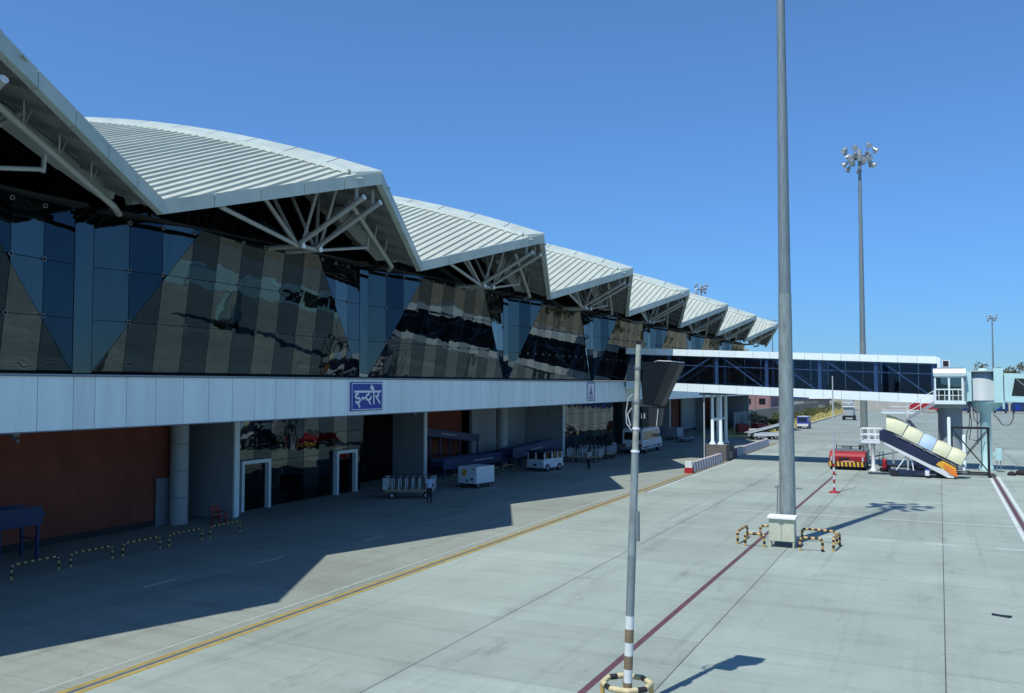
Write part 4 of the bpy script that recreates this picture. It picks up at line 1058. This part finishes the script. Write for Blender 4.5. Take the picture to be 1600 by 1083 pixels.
# black wheeled cross braced frame
sf = thing('braced_frame', 'black steel cross braced frame on castors beside the passenger steps', 'frame', (2.0, 76, 0))
for y in (75.6, 77.2):
    for x in (.78, 3.28): b = MB(); b.bar((x, y, .2), (x, y, 3.75), .11, .11, up=(1, 0, 0)); b.build('post', BLACK, sf)
    for z in (.25, 3.72): b = MB(); b.bar((.72, y, z), (3.34, y, z), .11, .11); b.build('beam', BLACK, sf)
    for a, c in (((.8, 3.6), (3.26, .4)), ((.8, .4), (3.26, 3.6))): b = MB(); b.bar((a[0], y + (.07 if a[1] > 1 else -.07), a[1]), (c[0], y + (.07 if a[1] > 1 else -.07), c[1]), .06, .09, up=(0, 1, 0)); b.build('brace', BLACK, sf)
    for x in (.78, 3.28): bq = MB(); bq.tube((x, y - .06, .14), (x, y + .06, .14), .14, 12); bq.build('castor', RUBBER, sf)
for x in (.78, 3.28):
    for z in (.25, 3.72): b = MB(); b.bar((x, 75.6, z), (x, 77.2, z), .1, .1); b.build('beam', BLACK, sf)
# clutter between tug and steps
wp = thing('bridge_guard_post', 'white guard post with flared foot between the red tug and the steps', 'post', (-4.98, 77.7, 0))
b = MB(); b.lathe([(.28, 0), (.28, .06), (.15, .3), (.14, 2.0), (.16, 2.02), (0, 2.05)], (-4.98, 77.7, 0), 14); b.build('shaft', SIGNW, wp)
b = MB(); b.tube((-4.98, 77.7, 2.05), (-4.98, 77.7, 2.8), .17, 12); b.build('upper_sleeve', GPAINT, wp)
bk_ = thing('fire_trolley', 'small red wheeled extinguisher trolley under the passenger steps', 'trolley', (-4.1, 77, 0))
b = MB(); b.tube((-4.1, 77, .25), (-4.1, 77, .95), .17, 12); b.lathe([(.17, .95), (.1, 1.05), (.04, 1.1), (0, 1.15)], (-4.1, 77, 0), 12); b.build('cylinder', RED, bk_)
b = MB(); b.tube((-4.3, 77.2, .2), (-4.3, 77.3, .2), .2, 12); b.tube((-3.9, 77.2, .2), (-3.9, 77.3, .2), .2, 12); b.path([(-4.25, 77.2, .3), (-4.25, 77.25, 1.2), (-3.95, 77.25, 1.2), (-3.95, 77.2, .3)], .02, 6); b.build('cart', BLACK, bk_)
def dolly(loc, mat, label, L=3.0, rz=0, load=None, group='ground equipment dollies'):
    t = thing('equipment_dolly', label, 'dolly', loc, group, local=True)
    b = MB(); b.bb((-.75, -L / 2, .4), (.75, L / 2, .55)); b.build('deck', mat, t)
    for x in (-.6, .6):
        for y in (-L * .35, L * .35): wheel('wheel', t, x, y, .2, .12)
    for y in (-L / 2 + .05, L / 2 - .05):
        b = MB(); b.path([(-.7, y, .55), (-.7, y, 1.5), (.7, y, 1.5), (.7, y, .55)], .03, 6); b.tube((-.7, y, 1.0), (.7, y, 1.0), .025, 6); b.build('end_rail', mat, t)
    if load:
        b = MB(); b.prism([(-.68, y, z) for y, z in ((-L / 2 + .15, .56), (-L / 2 + .15, 1.35), (-L / 2 + .4, 1.5), (L / 2 - .3, 1.5), (L / 2 - .15, 1.3), (L / 2 - .15, .56))], (1.36, 0, 0)); b.build('cover', load, t)
    b = MB(); b.bar((0, -L / 2, .4), (0, -L / 2 - .9, .3), .05, .05); b.build('tow_bar', BLACK, t)
    t.rotation_euler = (0, 0, rz); return t
dolly((-3.0, 78.2, 0), BLACK, 'dark empty dolly half hidden behind the passenger steps', rz=R(80))
dolly((-.4, 77.8, 0), NAVY, 'dark covered dolly under the orange side of the steps', rz=R(85), load=NAVY)
dolly((-25.4, 127, 0), REDP, 'red covered dolly in the shade right of the walkway leg', rz=R(20), load=REDP)
dolly((-23.6, 130, 0), REDP, 'second red covered dolly, right of the first in the shade', rz=R(30), load=REDP)
dolly((-28.5, 108, 0), PANEL, 'grey railed dolly in the shade behind the walkway leg', rz=R(10))
dolly((-31.0, 112, 0), PANEL, 'grey railed dolly against the terminal wall left of the walkway leg', rz=R(0), load=PANEL)
# belt loader in the far shade
bl = thing('belt_loader', 'white and dark belt loader standing at the shade edge near the verge', 'belt loader', (-20.6, 117, 0), local=True)
b = MB(); b.bb((-.9, -1.9, .45), (.9, 1.9, .85)); b.build('chassis', VANW, bl)
b = MB(); b.bb((-.85, -1.7, .85), (.0, -.7, 1.35)); b.build('cab', VANW, bl)
b = MB(); b.bar((.45, -2.8, .75), (.45, 2.9, 2.0), .7, .22); b.build('belt', BLACK, bl)
b = MB(); b.bar((.06, -2.8, .86), (.06, 2.9, 2.12), .06, .2); b.bar((.84, -2.8, .86), (.84, 2.9, 2.12), .06, .2); b.build('belt_side', VANW, bl)
for x in (-.75, .75):
    for y in (-1.2, 1.2): wheel('wheel', bl, x, y, .36, .24)
bl.rotation_euler = (0, 0, R(-50))
# blue van on the far taxi lane
bv = thing('blue_van', 'small blue and white van driving by the dry grass verge', 'van', (-20.0, 150, 0), local=True)
b = MB(); b.prism([(-.85, y, z) for y, z in ((-1.9, .35), (-1.95, 1.0), (-1.7, 1.85), (1.0, 1.9), (1.6, 1.1), (2.0, .95), (2.05, .35))], (1.7, 0, 0)); b.build('body', SIGNB, bv)
b = MB(); b.bb((-.80, -1.5, 1.9), (.8, .9, 1.97)); b.bb((-.87, -1.98, .4), (.87, -1.93, .8)); b.build('trim', VANW, bv)
b = MB(); b.add([(-.7, -1.935, 1.1), (.7, -1.935, 1.1), (.66, -1.74, 1.76), (-.66, -1.74, 1.76)], [(0, 1, 2, 3)]); b.build('rear_window', VGLASS, bv)
for x in (-1, 1):
    b = MB(); b.bb((x * .851, -1.5, 1.15), (x * .862, .9, 1.72)); b.build('side_window', VGLASS, bv)
    for y in (-1.2, 1.25): wheel('wheel', bv, x * .75, y, .3, .2)
# catering lift far away
cl = thing('service_lift', 'tall grey service lift vehicle standing far down the apron', 'lift vehicle', (-16.6, 190, 0), local=True)
b = MB(); b.bb((-1.1, -1.6, .5), (1.1, 2.4, .9)); b.build('chassis', BLACK, cl)
b = MB(); b.bb((-.9, -1.2, .9), (.9, 1.0, 4.6)); b.build('lift_tower', PANEL, cl)
b = MB(); b.bb((-1.2, -1.5, 2.6), (1.2, -1.2, 2.75)); [b.tube((x, -1.45, 2.7), (x, -1.45, 3.5), .05, 6) for x in (-1.1, 0, 1.1)]; b.tube((-1.1, -1.45, 3.5), (1.1, -1.45, 3.5), .05, 6); b.build('platform', SIGNW, cl)
b = MB(); b.bb((-1.0, 1.1, .9), (1.0, 2.5, 2.3)); b.build('cab', VANW, cl)
for x in (-1, 1):
    for y in (-1, 1.7): wheel('wheel', cl, x, y, .45, .3)
# far ground equipment: red truck and blue containers
ft = thing('red_truck', 'far red truck beyond the walkway on the apron edge', 'truck', (-3.0, 250, 0), local=True)
b = MB(); b.bb((-4, -1.2, .8), (1.6, 1.2, 3.2)); b.build('box_body', RED, ft)
b = MB(); b.prism([(x, -1.15, z) for x, z in ((1.7, .7), (1.7, 2.7), (3.0, 2.7), (3.6, 1.7), (3.7, .7))], (0, 2.3, 0)); b.build('cab', RED, ft)
for y in (-1, 1):
    for x in (-2.8, -1.6, 2.7):
        bq = MB(); bq.tube((x, y - .15, .5), (x, y + .15, .5), .5, 14); bq.build('wheel', RUBBER, ft)
def container(x, label, n_):
    t = thing('baggage_container', label, 'container', (x, 251, 0), 'far row of blue baggage containers', local=True)
    b = MB(); b.bb((-1.9, -.9, .5), (1.9, .9, .62)); b.build('deck', NAVY, t)
    b = MB(); b.prism([(u, -.85, z) for u, z in ((-1.8, .63), (-1.8, 2.3), (-1.3, 2.75), (1.3, 2.75), (1.8, 2.3), (1.8, .63))], (0, 1.7, 0)); b.build('shell', BLUEP, t)
    for x_ in (-1.2, 1.2): bq = MB(); bq.tube((x_, -.8, .26), (x_, -.6, .26), .26, 12); bq.build('wheel', RUBBER, t)
    b = MB(); b.bb((-.9, -.875, .8), (.1, -.855, 2.2)); b.build('door', SIGNB, t); return t
for i in range(9): container(5.2 + i * 4.15, ('first', 'second', 'third', 'fourth', 'fifth', 'sixth', 'seventh', 'eighth', 'ninth')[i] + ' blue baggage container from the left in the far row', i)
b = MB(); b.bb((-13, 236, 0), (-4, 236.4, .75)); b.bb((-12.8, 235.9, .75), (-4.2, 236.5, .95)); b.build('low_barrier', STRIPE_W, None, label='low white barrier far beyond the walkway', cat='barrier')

# ------------------------------------------------------------------ blue conveyors and small things by the terminal
def conveyor(p0, p1, wd, label, leg=True, h=.34):
    p0, p1 = Vector(p0), Vector(p1); dr = (p1 - p0).normalized(); sd = Vector((-dr.y, dr.x, 0)).normalized()
    t = thing('baggage_conveyor', label, 'conveyor', (p0.x, p0.y, 0), 'blue baggage conveyors by the terminal')
    b = MB(); b.bar(p0, p1, wd - .1, .1); b.build('belt', BLACK, t)
    for q in (-1, 1):
        b = MB(); b.bar(p0 + sd * wd / 2 * q, p1 + sd * wd / 2 * q, .07, h); b.build('side_guard', BLUEP, t)
    L = (p1 - p0).length; n = max(2, int(L / 1.5) + 1)
    for k in range(n):
        p = p0.lerp(p1, (k + .1) / (n - .8))
        for q in (-1, 1):
            e = p + sd * (wd / 2 - .05) * q
            b = MB(); b.bb((e.x - .05, e.y - .05, 0), (e.x + .05, e.y + .05, e.z - .05)); b.build('leg', BLUEP, t)
        b = MB(); e0, e1 = p + sd * wd / 2, p - sd * wd / 2; zz = max(.2, p.z * .45); b.bar((e0.x, e0.y, zz), (e1.x, e1.y, zz), .05, .06); b.build('tie', BLUEP, t)
    for e in (p0, p1):
        b = MB(); b.tube(e + sd * wd / 2, e - sd * wd / 2, .14, 12); b.build('end_roller', BLUEP, t)
    b = MB(); b.bar(p0.lerp(p1, .35) - sd * (wd / 2 + .045) + Vector((0, 0, .02)), p0.lerp(p1, .6) - sd * (wd / 2 + .045) + Vector((0, 0, .02)), .02, .09); b.build('maker_plate', PANEL, t)
    return t
conveyor((-33.6, 12.5, 1.75), (-33.4, 23.9, 1.75), 1.1, 'blue baggage conveyor at the left edge before the terracotta wall', h=.75)
conveyor((-36.3, 57.2, 3.5), (-36.0, 66.4, 2.5), 1.0, 'high sloping blue conveyor on tall legs before the dark terracotta bay', h=.6)
conveyor((-34.2, 57.3, 1.0), (-33.8, 70.0, 1.0), 1.1, 'long low blue conveyor behind the white ground power unit', h=.8)
conveyor((-33.2, 67.2, 1.2), (-33.0, 76.8, 1.5), 1.1, 'blue conveyor behind the small white tow tractor', h=.9)
b = MB(); b.bb((-32.78, 20.5, 1.35), (-32.72, 21.7, 1.6)); b.build('hanging_plate', YELP, None, label='small yellow plate hung on the left edge conveyor', cat='plate')
ch = thing('plastic_chair', 'red plastic armchair standing before the white fin wall', 'chair', (-32.6, 33.4, 0))
X, Y = -32.6, 33.4
b = MB(); b.bb((X - .24, Y - .24, .4), (X + .24, Y + .24, .45)); b.build('seat', REDP, ch)
b = MB(); b.bar((X - .2, Y - .24, .45), (X - .34, Y - .24, .92), .05, .08, up=(0, 1, 0)); b.bar((X - .2, Y + .24, .45), (X - .34, Y + .24, .92), .05, .08, up=(0, 1, 0)); b.bar((X - .32, Y - .24, .86), (X - .32, Y + .24, .86), .05, .14); b.bar((X - .27, Y - .24, .66), (X - .27, Y + .24, .66), .05, .1); b.build('backrest', REDP, ch)
for q in (-.24, .24):
    b = MB(); b.bar((X - .25, Y + q, .66), (X + .25, Y + q, .66), .06, .05); b.bar((X + .22, Y + q, .45), (X + .22, Y + q, .66), .05, .05, up=(1, 0, 0)); b.build('armrest', REDP, ch)
    for x in (-.22, .22): b = MB(); b.bar((X + x, Y + q * .95, 0), (X + x, Y + q * .95, .4), .06, .06, up=(1, 0, 0)); b.build('leg', REDP, ch)
b = MB(); b.add([(1.3, 30.7, .004), (1.75, 30.55, .006), (1.85, 30.7, .05), (1.55, 30.85, .02), (1.3, 30.9, .03)], [(0, 1, 2, 3, 4)]); b.add([(1.3, 30.7, .002), (1.75, 30.55, .002), (1.85, 30.7, .03), (1.55, 30.85, .01), (1.3, 30.9, .01)], [(4, 3, 2, 1, 0)])
b.build('torn_sheet', BLACK, None, label='scrap of dark torn sheet lying on the bare concrete', cat='litter')
for i, (x, y, r_) in enumerate(((4.9, 78.6, .28), (5.6, 79.2, .4))):
    t = thing('chock_heap', ('smaller', 'larger')[i] + ' dark chock heap right of the black frame', 'chock', (x, y, 0))
    for k in range(3): b = MB(); q = R(70 * k); cx_, cy_ = x + .3 * r_ * math.cos(q * 2), y + .3 * r_ * math.sin(q * 2); b.lathe([(r_ * .8, 0), (r_ * .9, r_ * .25), (r_ * .6, r_ * (.6 + .2 * k)), (0, r_ * (.8 + .22 * k))], (cx_, cy_, 0), 9); b.build('chock', RUBBER, t)

# ------------------------------------------------------------------ people
def person(loc, rz, label, shirt, pose):
    J = {'pel': (0, 0, .95), 'spi': (0, .01, 1.15), 'che': (0, 0, 1.34), 'nec': (0, .01, 1.46), 'hd0': (0, .02, 1.53), 'hd1': (0, .025, 1.62), 'hd2': (0, .01, 1.69),
         'hl': (-.09, 0, .90), 'kl': (-.10, .03, .50), 'al': (-.10, -.03, .09), 'tl': (-.11, .14, .04),
         'hr': (.09, 0, .90), 'kr': (.10, .02, .50), 'ar': (.11, -.04, .09), 'tr': (.12, .13, .04),
         'sl': (-.18, 0, 1.39), 'el': (-.24, -.02, 1.12), 'wl': (-.22, .12, .92), 'fl': (-.21, .16, .84),
         'sr': (.18, 0, 1.39), 'er': (.24, -.02, 1.12), 'wr': (.20, .16, 1.0), 'fr': (.16, .22, .96)}
    J.update(pose)
    rad = {'pel': (.15, .11), 'spi': (.14, .10), 'che': (.16, .115), 'nec': (.058, .058), 'hd0': (.07, .08), 'hd1': (.085, .10), 'hd2': (.06, .07), 'hl': (.09, .095), 'hr': (.09, .095), 'kl': (.062, .066), 'kr': (.062, .066),
           'al': (.042, .046), 'ar': (.042, .046), 'tl': (.04, .03), 'tr': (.04, .03), 'sl': (.065, .065), 'sr': (.065, .065), 'el': (.045, .045), 'er': (.045, .045), 'wl': (.03, .03), 'wr': (.03, .03), 'fl': (.035, .02), 'fr': (.035, .02)}
    E_ = [('pel', 'spi'), ('spi', 'che'), ('che', 'nec'), ('nec', 'hd0'), ('hd0', 'hd1'), ('hd1', 'hd2'), ('pel', 'hl'), ('hl', 'kl'), ('kl', 'al'), ('al', 'tl'), ('pel', 'hr'), ('hr', 'kr'), ('kr', 'ar'), ('ar', 'tr'),
          ('che', 'sl'), ('sl', 'el'), ('el', 'wl'), ('wl', 'fl'), ('che', 'sr'), ('sr', 'er'), ('er', 'wr'), ('wr', 'fr')]
    ks = list(J); me = bpy.data.meshes.new('person_body'); me.from_pydata([J[k] for k in ks], [(ks.index(a_), ks.index(c_)) for a_, c_ in E_], [])
    o = bpy.data.objects.new('tmp_person', me); col.objects.link(o)
    o.modifiers.new('skin', 'SKIN'); sv = me.skin_vertices[0].data
    for i, k in enumerate(ks): sv[i].radius = rad[k]; sv[i].use_root = (k == 'pel')
    o.modifiers.new('sub', 'SUBSURF').levels = 2
    dg = bpy.context.evaluated_depsgraph_get(); m2 = bpy.data.meshes.new_from_object(o.evaluated_get(dg))
    bpy.data.objects.remove(o)
    m2.materials.clear()
    for m in (SKIN, shirt, TROUS, SHOE): m2.materials.append(m)
    for p in m2.polygons:
        p.use_smooth = True; c = p.center
        arm = abs(c.x) > .175
        if c.z > 1.455: i = 0
        elif arm and c.z < 1.2: i = 0
        elif c.z > .93: i = 1
        elif c.z > .085: i = 2 
        else: i = 3
        if not arm and c.z > .93 and c.y > .15: i = 0
        p.material_index = i
    t = thing('person', label, 'person', loc, 'ground crew by the terminal', local=True); t.rotation_euler = (0, 0, rz)
    ob = bpy.data.objects.new('body', m2); col.objects.link(ob); put(ob, (0, 0, 0), t)
    b = MB(); b.lathe([(.085, 1.575), (.098, 1.63), (.092, 1.70), (.06, 1.745), (0, 1.757)], (0, .002, 0), 14); b.build('hair', HAIR, t)
    b = MB(); b.add([(-.016, .115, 1.60), (.016, .115, 1.60), (0, .14, 1.595), (0, .112, 1.645)], [(0, 1, 2), (0, 2, 3), (1, 3, 2)]); b.build('nose', SKIN, t)
    b = MB(); [b.tube((x, .105, 1.64), (x, .118, 1.64), .012, 8) for x in (-.035, .035)]; b.build('eyes', HAIR, t)
    b = MB(); [b.box((x, .02, 1.62), (.02, .045, .06)) for x in (-.093, .093)]; b.build('ears', SKIN, t)
    b = MB(); b.box((0, 0, .945), (.31, .225, .035)); b.build('belt', BLACK, t)
    return t
person((-27.2, 44.7, 0), R(40), 'man in pale blue shirt and dark trousers beside the luggage trolley', SHIRT, {})
person((-26.2, 68.3, 0), R(150), 'man in white shirt facing the camera before the luggage trolley', SHIRTW, {'kl': (-.12, .06, .5)})
person((-28.4, 80.8, 0), R(200), 'man in grey shirt standing at the rear of the minibus', PANEL, {})

# ------------------------------------------------------------------ far walls, buildings, vegetation
def precast(name, a, b_, h, label, mat, step=2.4):
    a, b_ = Vector(a), Vector(b_); L = (b_ - a).length; n = int(L / step); dr = (b_ - a).normalized(); an = math.atan2(dr.y, dr.x)
    t = thing(name, label, 'wall', ((a + b_) / 2)[:])
    me = None; mp = None
    for i in range(n):
        c = a + dr * (step * (i + .5))
        m = MB(); m.box((c.x, c.y, h / 2), (step - .16, .12, h), an); m.build('wall_panel', mat, t)
        c = a + dr * (step * i)
        m = MB(); m.box((c.x, c.y, h / 2 + .05), (.17, .22, h + .1), an); m.build('wall_post', mat, t)
    return t
precast('boundary_wall', (-29.3, 140, 0), (-29.3, 250, 0), 2.7, 'long grey precast boundary wall running along the dry verge', WALLC)
precast('boundary_wall', (-28.5, 268, 0), (70, 268, 0), 2.5, 'pale boundary wall crossing far behind the apron', M('pale_precast_concrete', (.40, .41, .38), .85, var=.12), 3.2)
pb = thing('pink_building', 'dull pink rendered building behind the boundary wall', 'building', (-52, 200, 0))
b = MB(); b.bb((-75, 190, 0), (-32, 215, 11)); b.build('wall', PINK, pb)
for k in range(15): b = MB(); x = -74.5 + k * 3; b.bb((x, 189.8, 0), (x + .3, 189.99, 10.9)); b.build('pilaster', PINK, pb)
for k in range(14):
    for z in (3.0, 6.8): b = MB(); x = -73.4 + k * 3; b.bb((x, 189.93, z), (x + 1.3, 189.995, z + 1.2)); b.build('window', VGLASS, pb)
b = MB(); b.bb((-75.4, 189.6, 11), (-31.6, 215.4, 11.5)); b.build('roof', WALLC, pb)
sh = thing('white_shed', 'long low shed with white roof beyond the boundary wall', 'shed', (-45, 285, 0))
b = MB(); b.bb((-90, 278, 0), (-31, 296, 3.2)); b.build('wall', WALLC, sh)
b = MB(); b.prism([(-91, 277, 3.0), (-91, 287, 5.2), (-91, 297, 3.0)], (61, 0, 0)); b.build('roof', SIGNW, sh)
hs_ = thing('blue_shed', 'small blue roofed shed behind the boundary wall', 'shed', (-40, 262, 0))
b = MB(); b.bb((-44, 255, 0), (-34, 266, 3.6)); b.build('wall', WALLC, hs_)
b = MB(); b.prism([(-44.5, 254.5, 3.5), (-33.5, 254.5, 3.5), (-39, 254.5, 5.8)], (0, 12, 0)); b.build('roof', SIGNB, hs_)

def leaves(mb, c, rx, rz, n, sz):
    for _ in range(n):
        while True:
            p = Vector((random.uniform(-1, 1), random.uniform(-1, 1), random.uniform(-1, 1)))
            if .25 < p.length < 1: break
        p = Vector((c[0] + p.x * rx, c[1] + p.y * rx, c[2] + p.z * rz)); s_ = sz * random.uniform(.6, 1.4)
        q = Euler((random.uniform(0, 3.1), random.uniform(0, 3.1), random.uniform(0, 3.1))).to_matrix()
        mb.add([p + q @ Vector(v) for v in ((-s_, 0, 0), (0, -s_ * .45, 0), (s_, 0, 0), (0, s_ * .45, 0))], [(0, 1, 2, 3)])
def tree(loc, h, wd, label, n=900, mat=None, sz=.32, sparse=1.0):
    t = thing('tree', label, 'tree', loc, 'far trees beyond the apron', local=True)
    b = MB(); b.tube((0, 0, 0), (0.1, 0, h * .45), h * .025, 8, h * .016)
    cr = MB(); nb = 9
    for k in range(nb):
        an = k * 2.4; rr = wd * .5 * random.uniform(.3, .85); z = h * random.uniform(.55, .92)
        e = Vector((rr * math.cos(an), rr * math.sin(an), z))
        b.tube((0.1 * .8, 0, h * .36), e, h * .011, 6, h * .003)
        leaves(cr, e, wd * .2 * random.uniform(.7, 1.3), h * .10 * random.uniform(.7, 1.3), int(n / nb * sparse), sz)
    b.build('trunk', BARK, t); cr.build('crown', mat or LEAF, t); return t
tree((13.2, 330, 0), 15.2, 8.5, 'sparse tree behind the rotunda, left of the distant mast', 700, LEAF2, .4, .8)
tree((21, 332, 0), 14.5, 9.5, 'fuller tree behind the rotunda, right of the distant mast', 1000, LEAF2, .4)
for i, (x, y, h, wd) in enumerate(((-70, 330, 9, 12), (-52, 340, 8, 12), (-38, 345, 8.5, 13), (-20, 350, 8, 14), (0, 345, 7.5, 13), (52, 350, 8, 14), (72, 355, 8.5, 14), (95, 350, 9, 15))):
    tree((x, y, 0), h, wd, nm[i] if i < 7 else 'eighth', 900, LEAF, .45)['label'] = ('first', 'second', 'third', 'fourth', 'fifth', 'sixth', 'seventh', 'eighth')[i] + ' low dark tree from the left along the far skyline'
def shrub(x, y, r_, h, label):
    t = thing('shrub', label, 'shrub', (x, y, .1), 'shrubs in the dry verge', local=True)
    b = MB(); [b.tube((0, 0, 0), (r_ * .5 * math.cos(k * 2.1), r_ * .5 * math.sin(k * 2.1), h * .6), .04, 5, .015) for k in range(4)]; b.build('stem', BARK, t)
    b = MB(); 
    for k in range(5): leaves(b, (r_ * .5 * math.cos(k * 2.1), r_ * .5 * math.sin(k * 2.1), h * random.uniform(.4, .7)), r_ * .6, h * .32, 110, .16)
    b.build('foliage', LEAF, t)
for i, (x, y, r_, h) in enumerate(((-26.8, 146, 1.7, 2.6), (-25.0, 141, .9, 1.6), (-25.2, 157, 1.6, 2.5), (-24.8, 150, 1.1, 1.5), (-26, 176, 1.5, 1.6), (-26.5, 186, 1.6, 1.8), (-25.5, 196, 1.7, 1.8), (-26.2, 207, 1.9, 2.0), (-25.4, 219, 2.1, 2.2), (-24.5, 232, 2.4, 2.8), (-23.6, 244, 2.6, 3.0))):
    shrub(x, y, r_, h, ['first', 'second', 'third', 'fourth', 'fifth', 'sixth', 'seventh', 'eighth', 'ninth', 'tenth', 'eleventh'][i] + ' shrub from the near end of the dry verge')
b = MB()
for _ in range(2600):
    x = random.uniform(-28.8, -21.7); y = random.uniform(130, 262); s_ = random.uniform(.25, .7)
    an = random.uniform(0, 3.14); dx, dy = math.cos(an) * .14, math.sin(an) * .14
    b.add([(x - dx, y - dy, .1), (x + dx, y + dy, .1), (x + random.uniform(-.2, .2), y + random.uniform(-.2, .2), .1 + s_)], [(0, 1, 2)])
b.build('dry_grass_tufts', GRASS, None, kind='stuff', label='dry yellow grass tufts covering the verge')
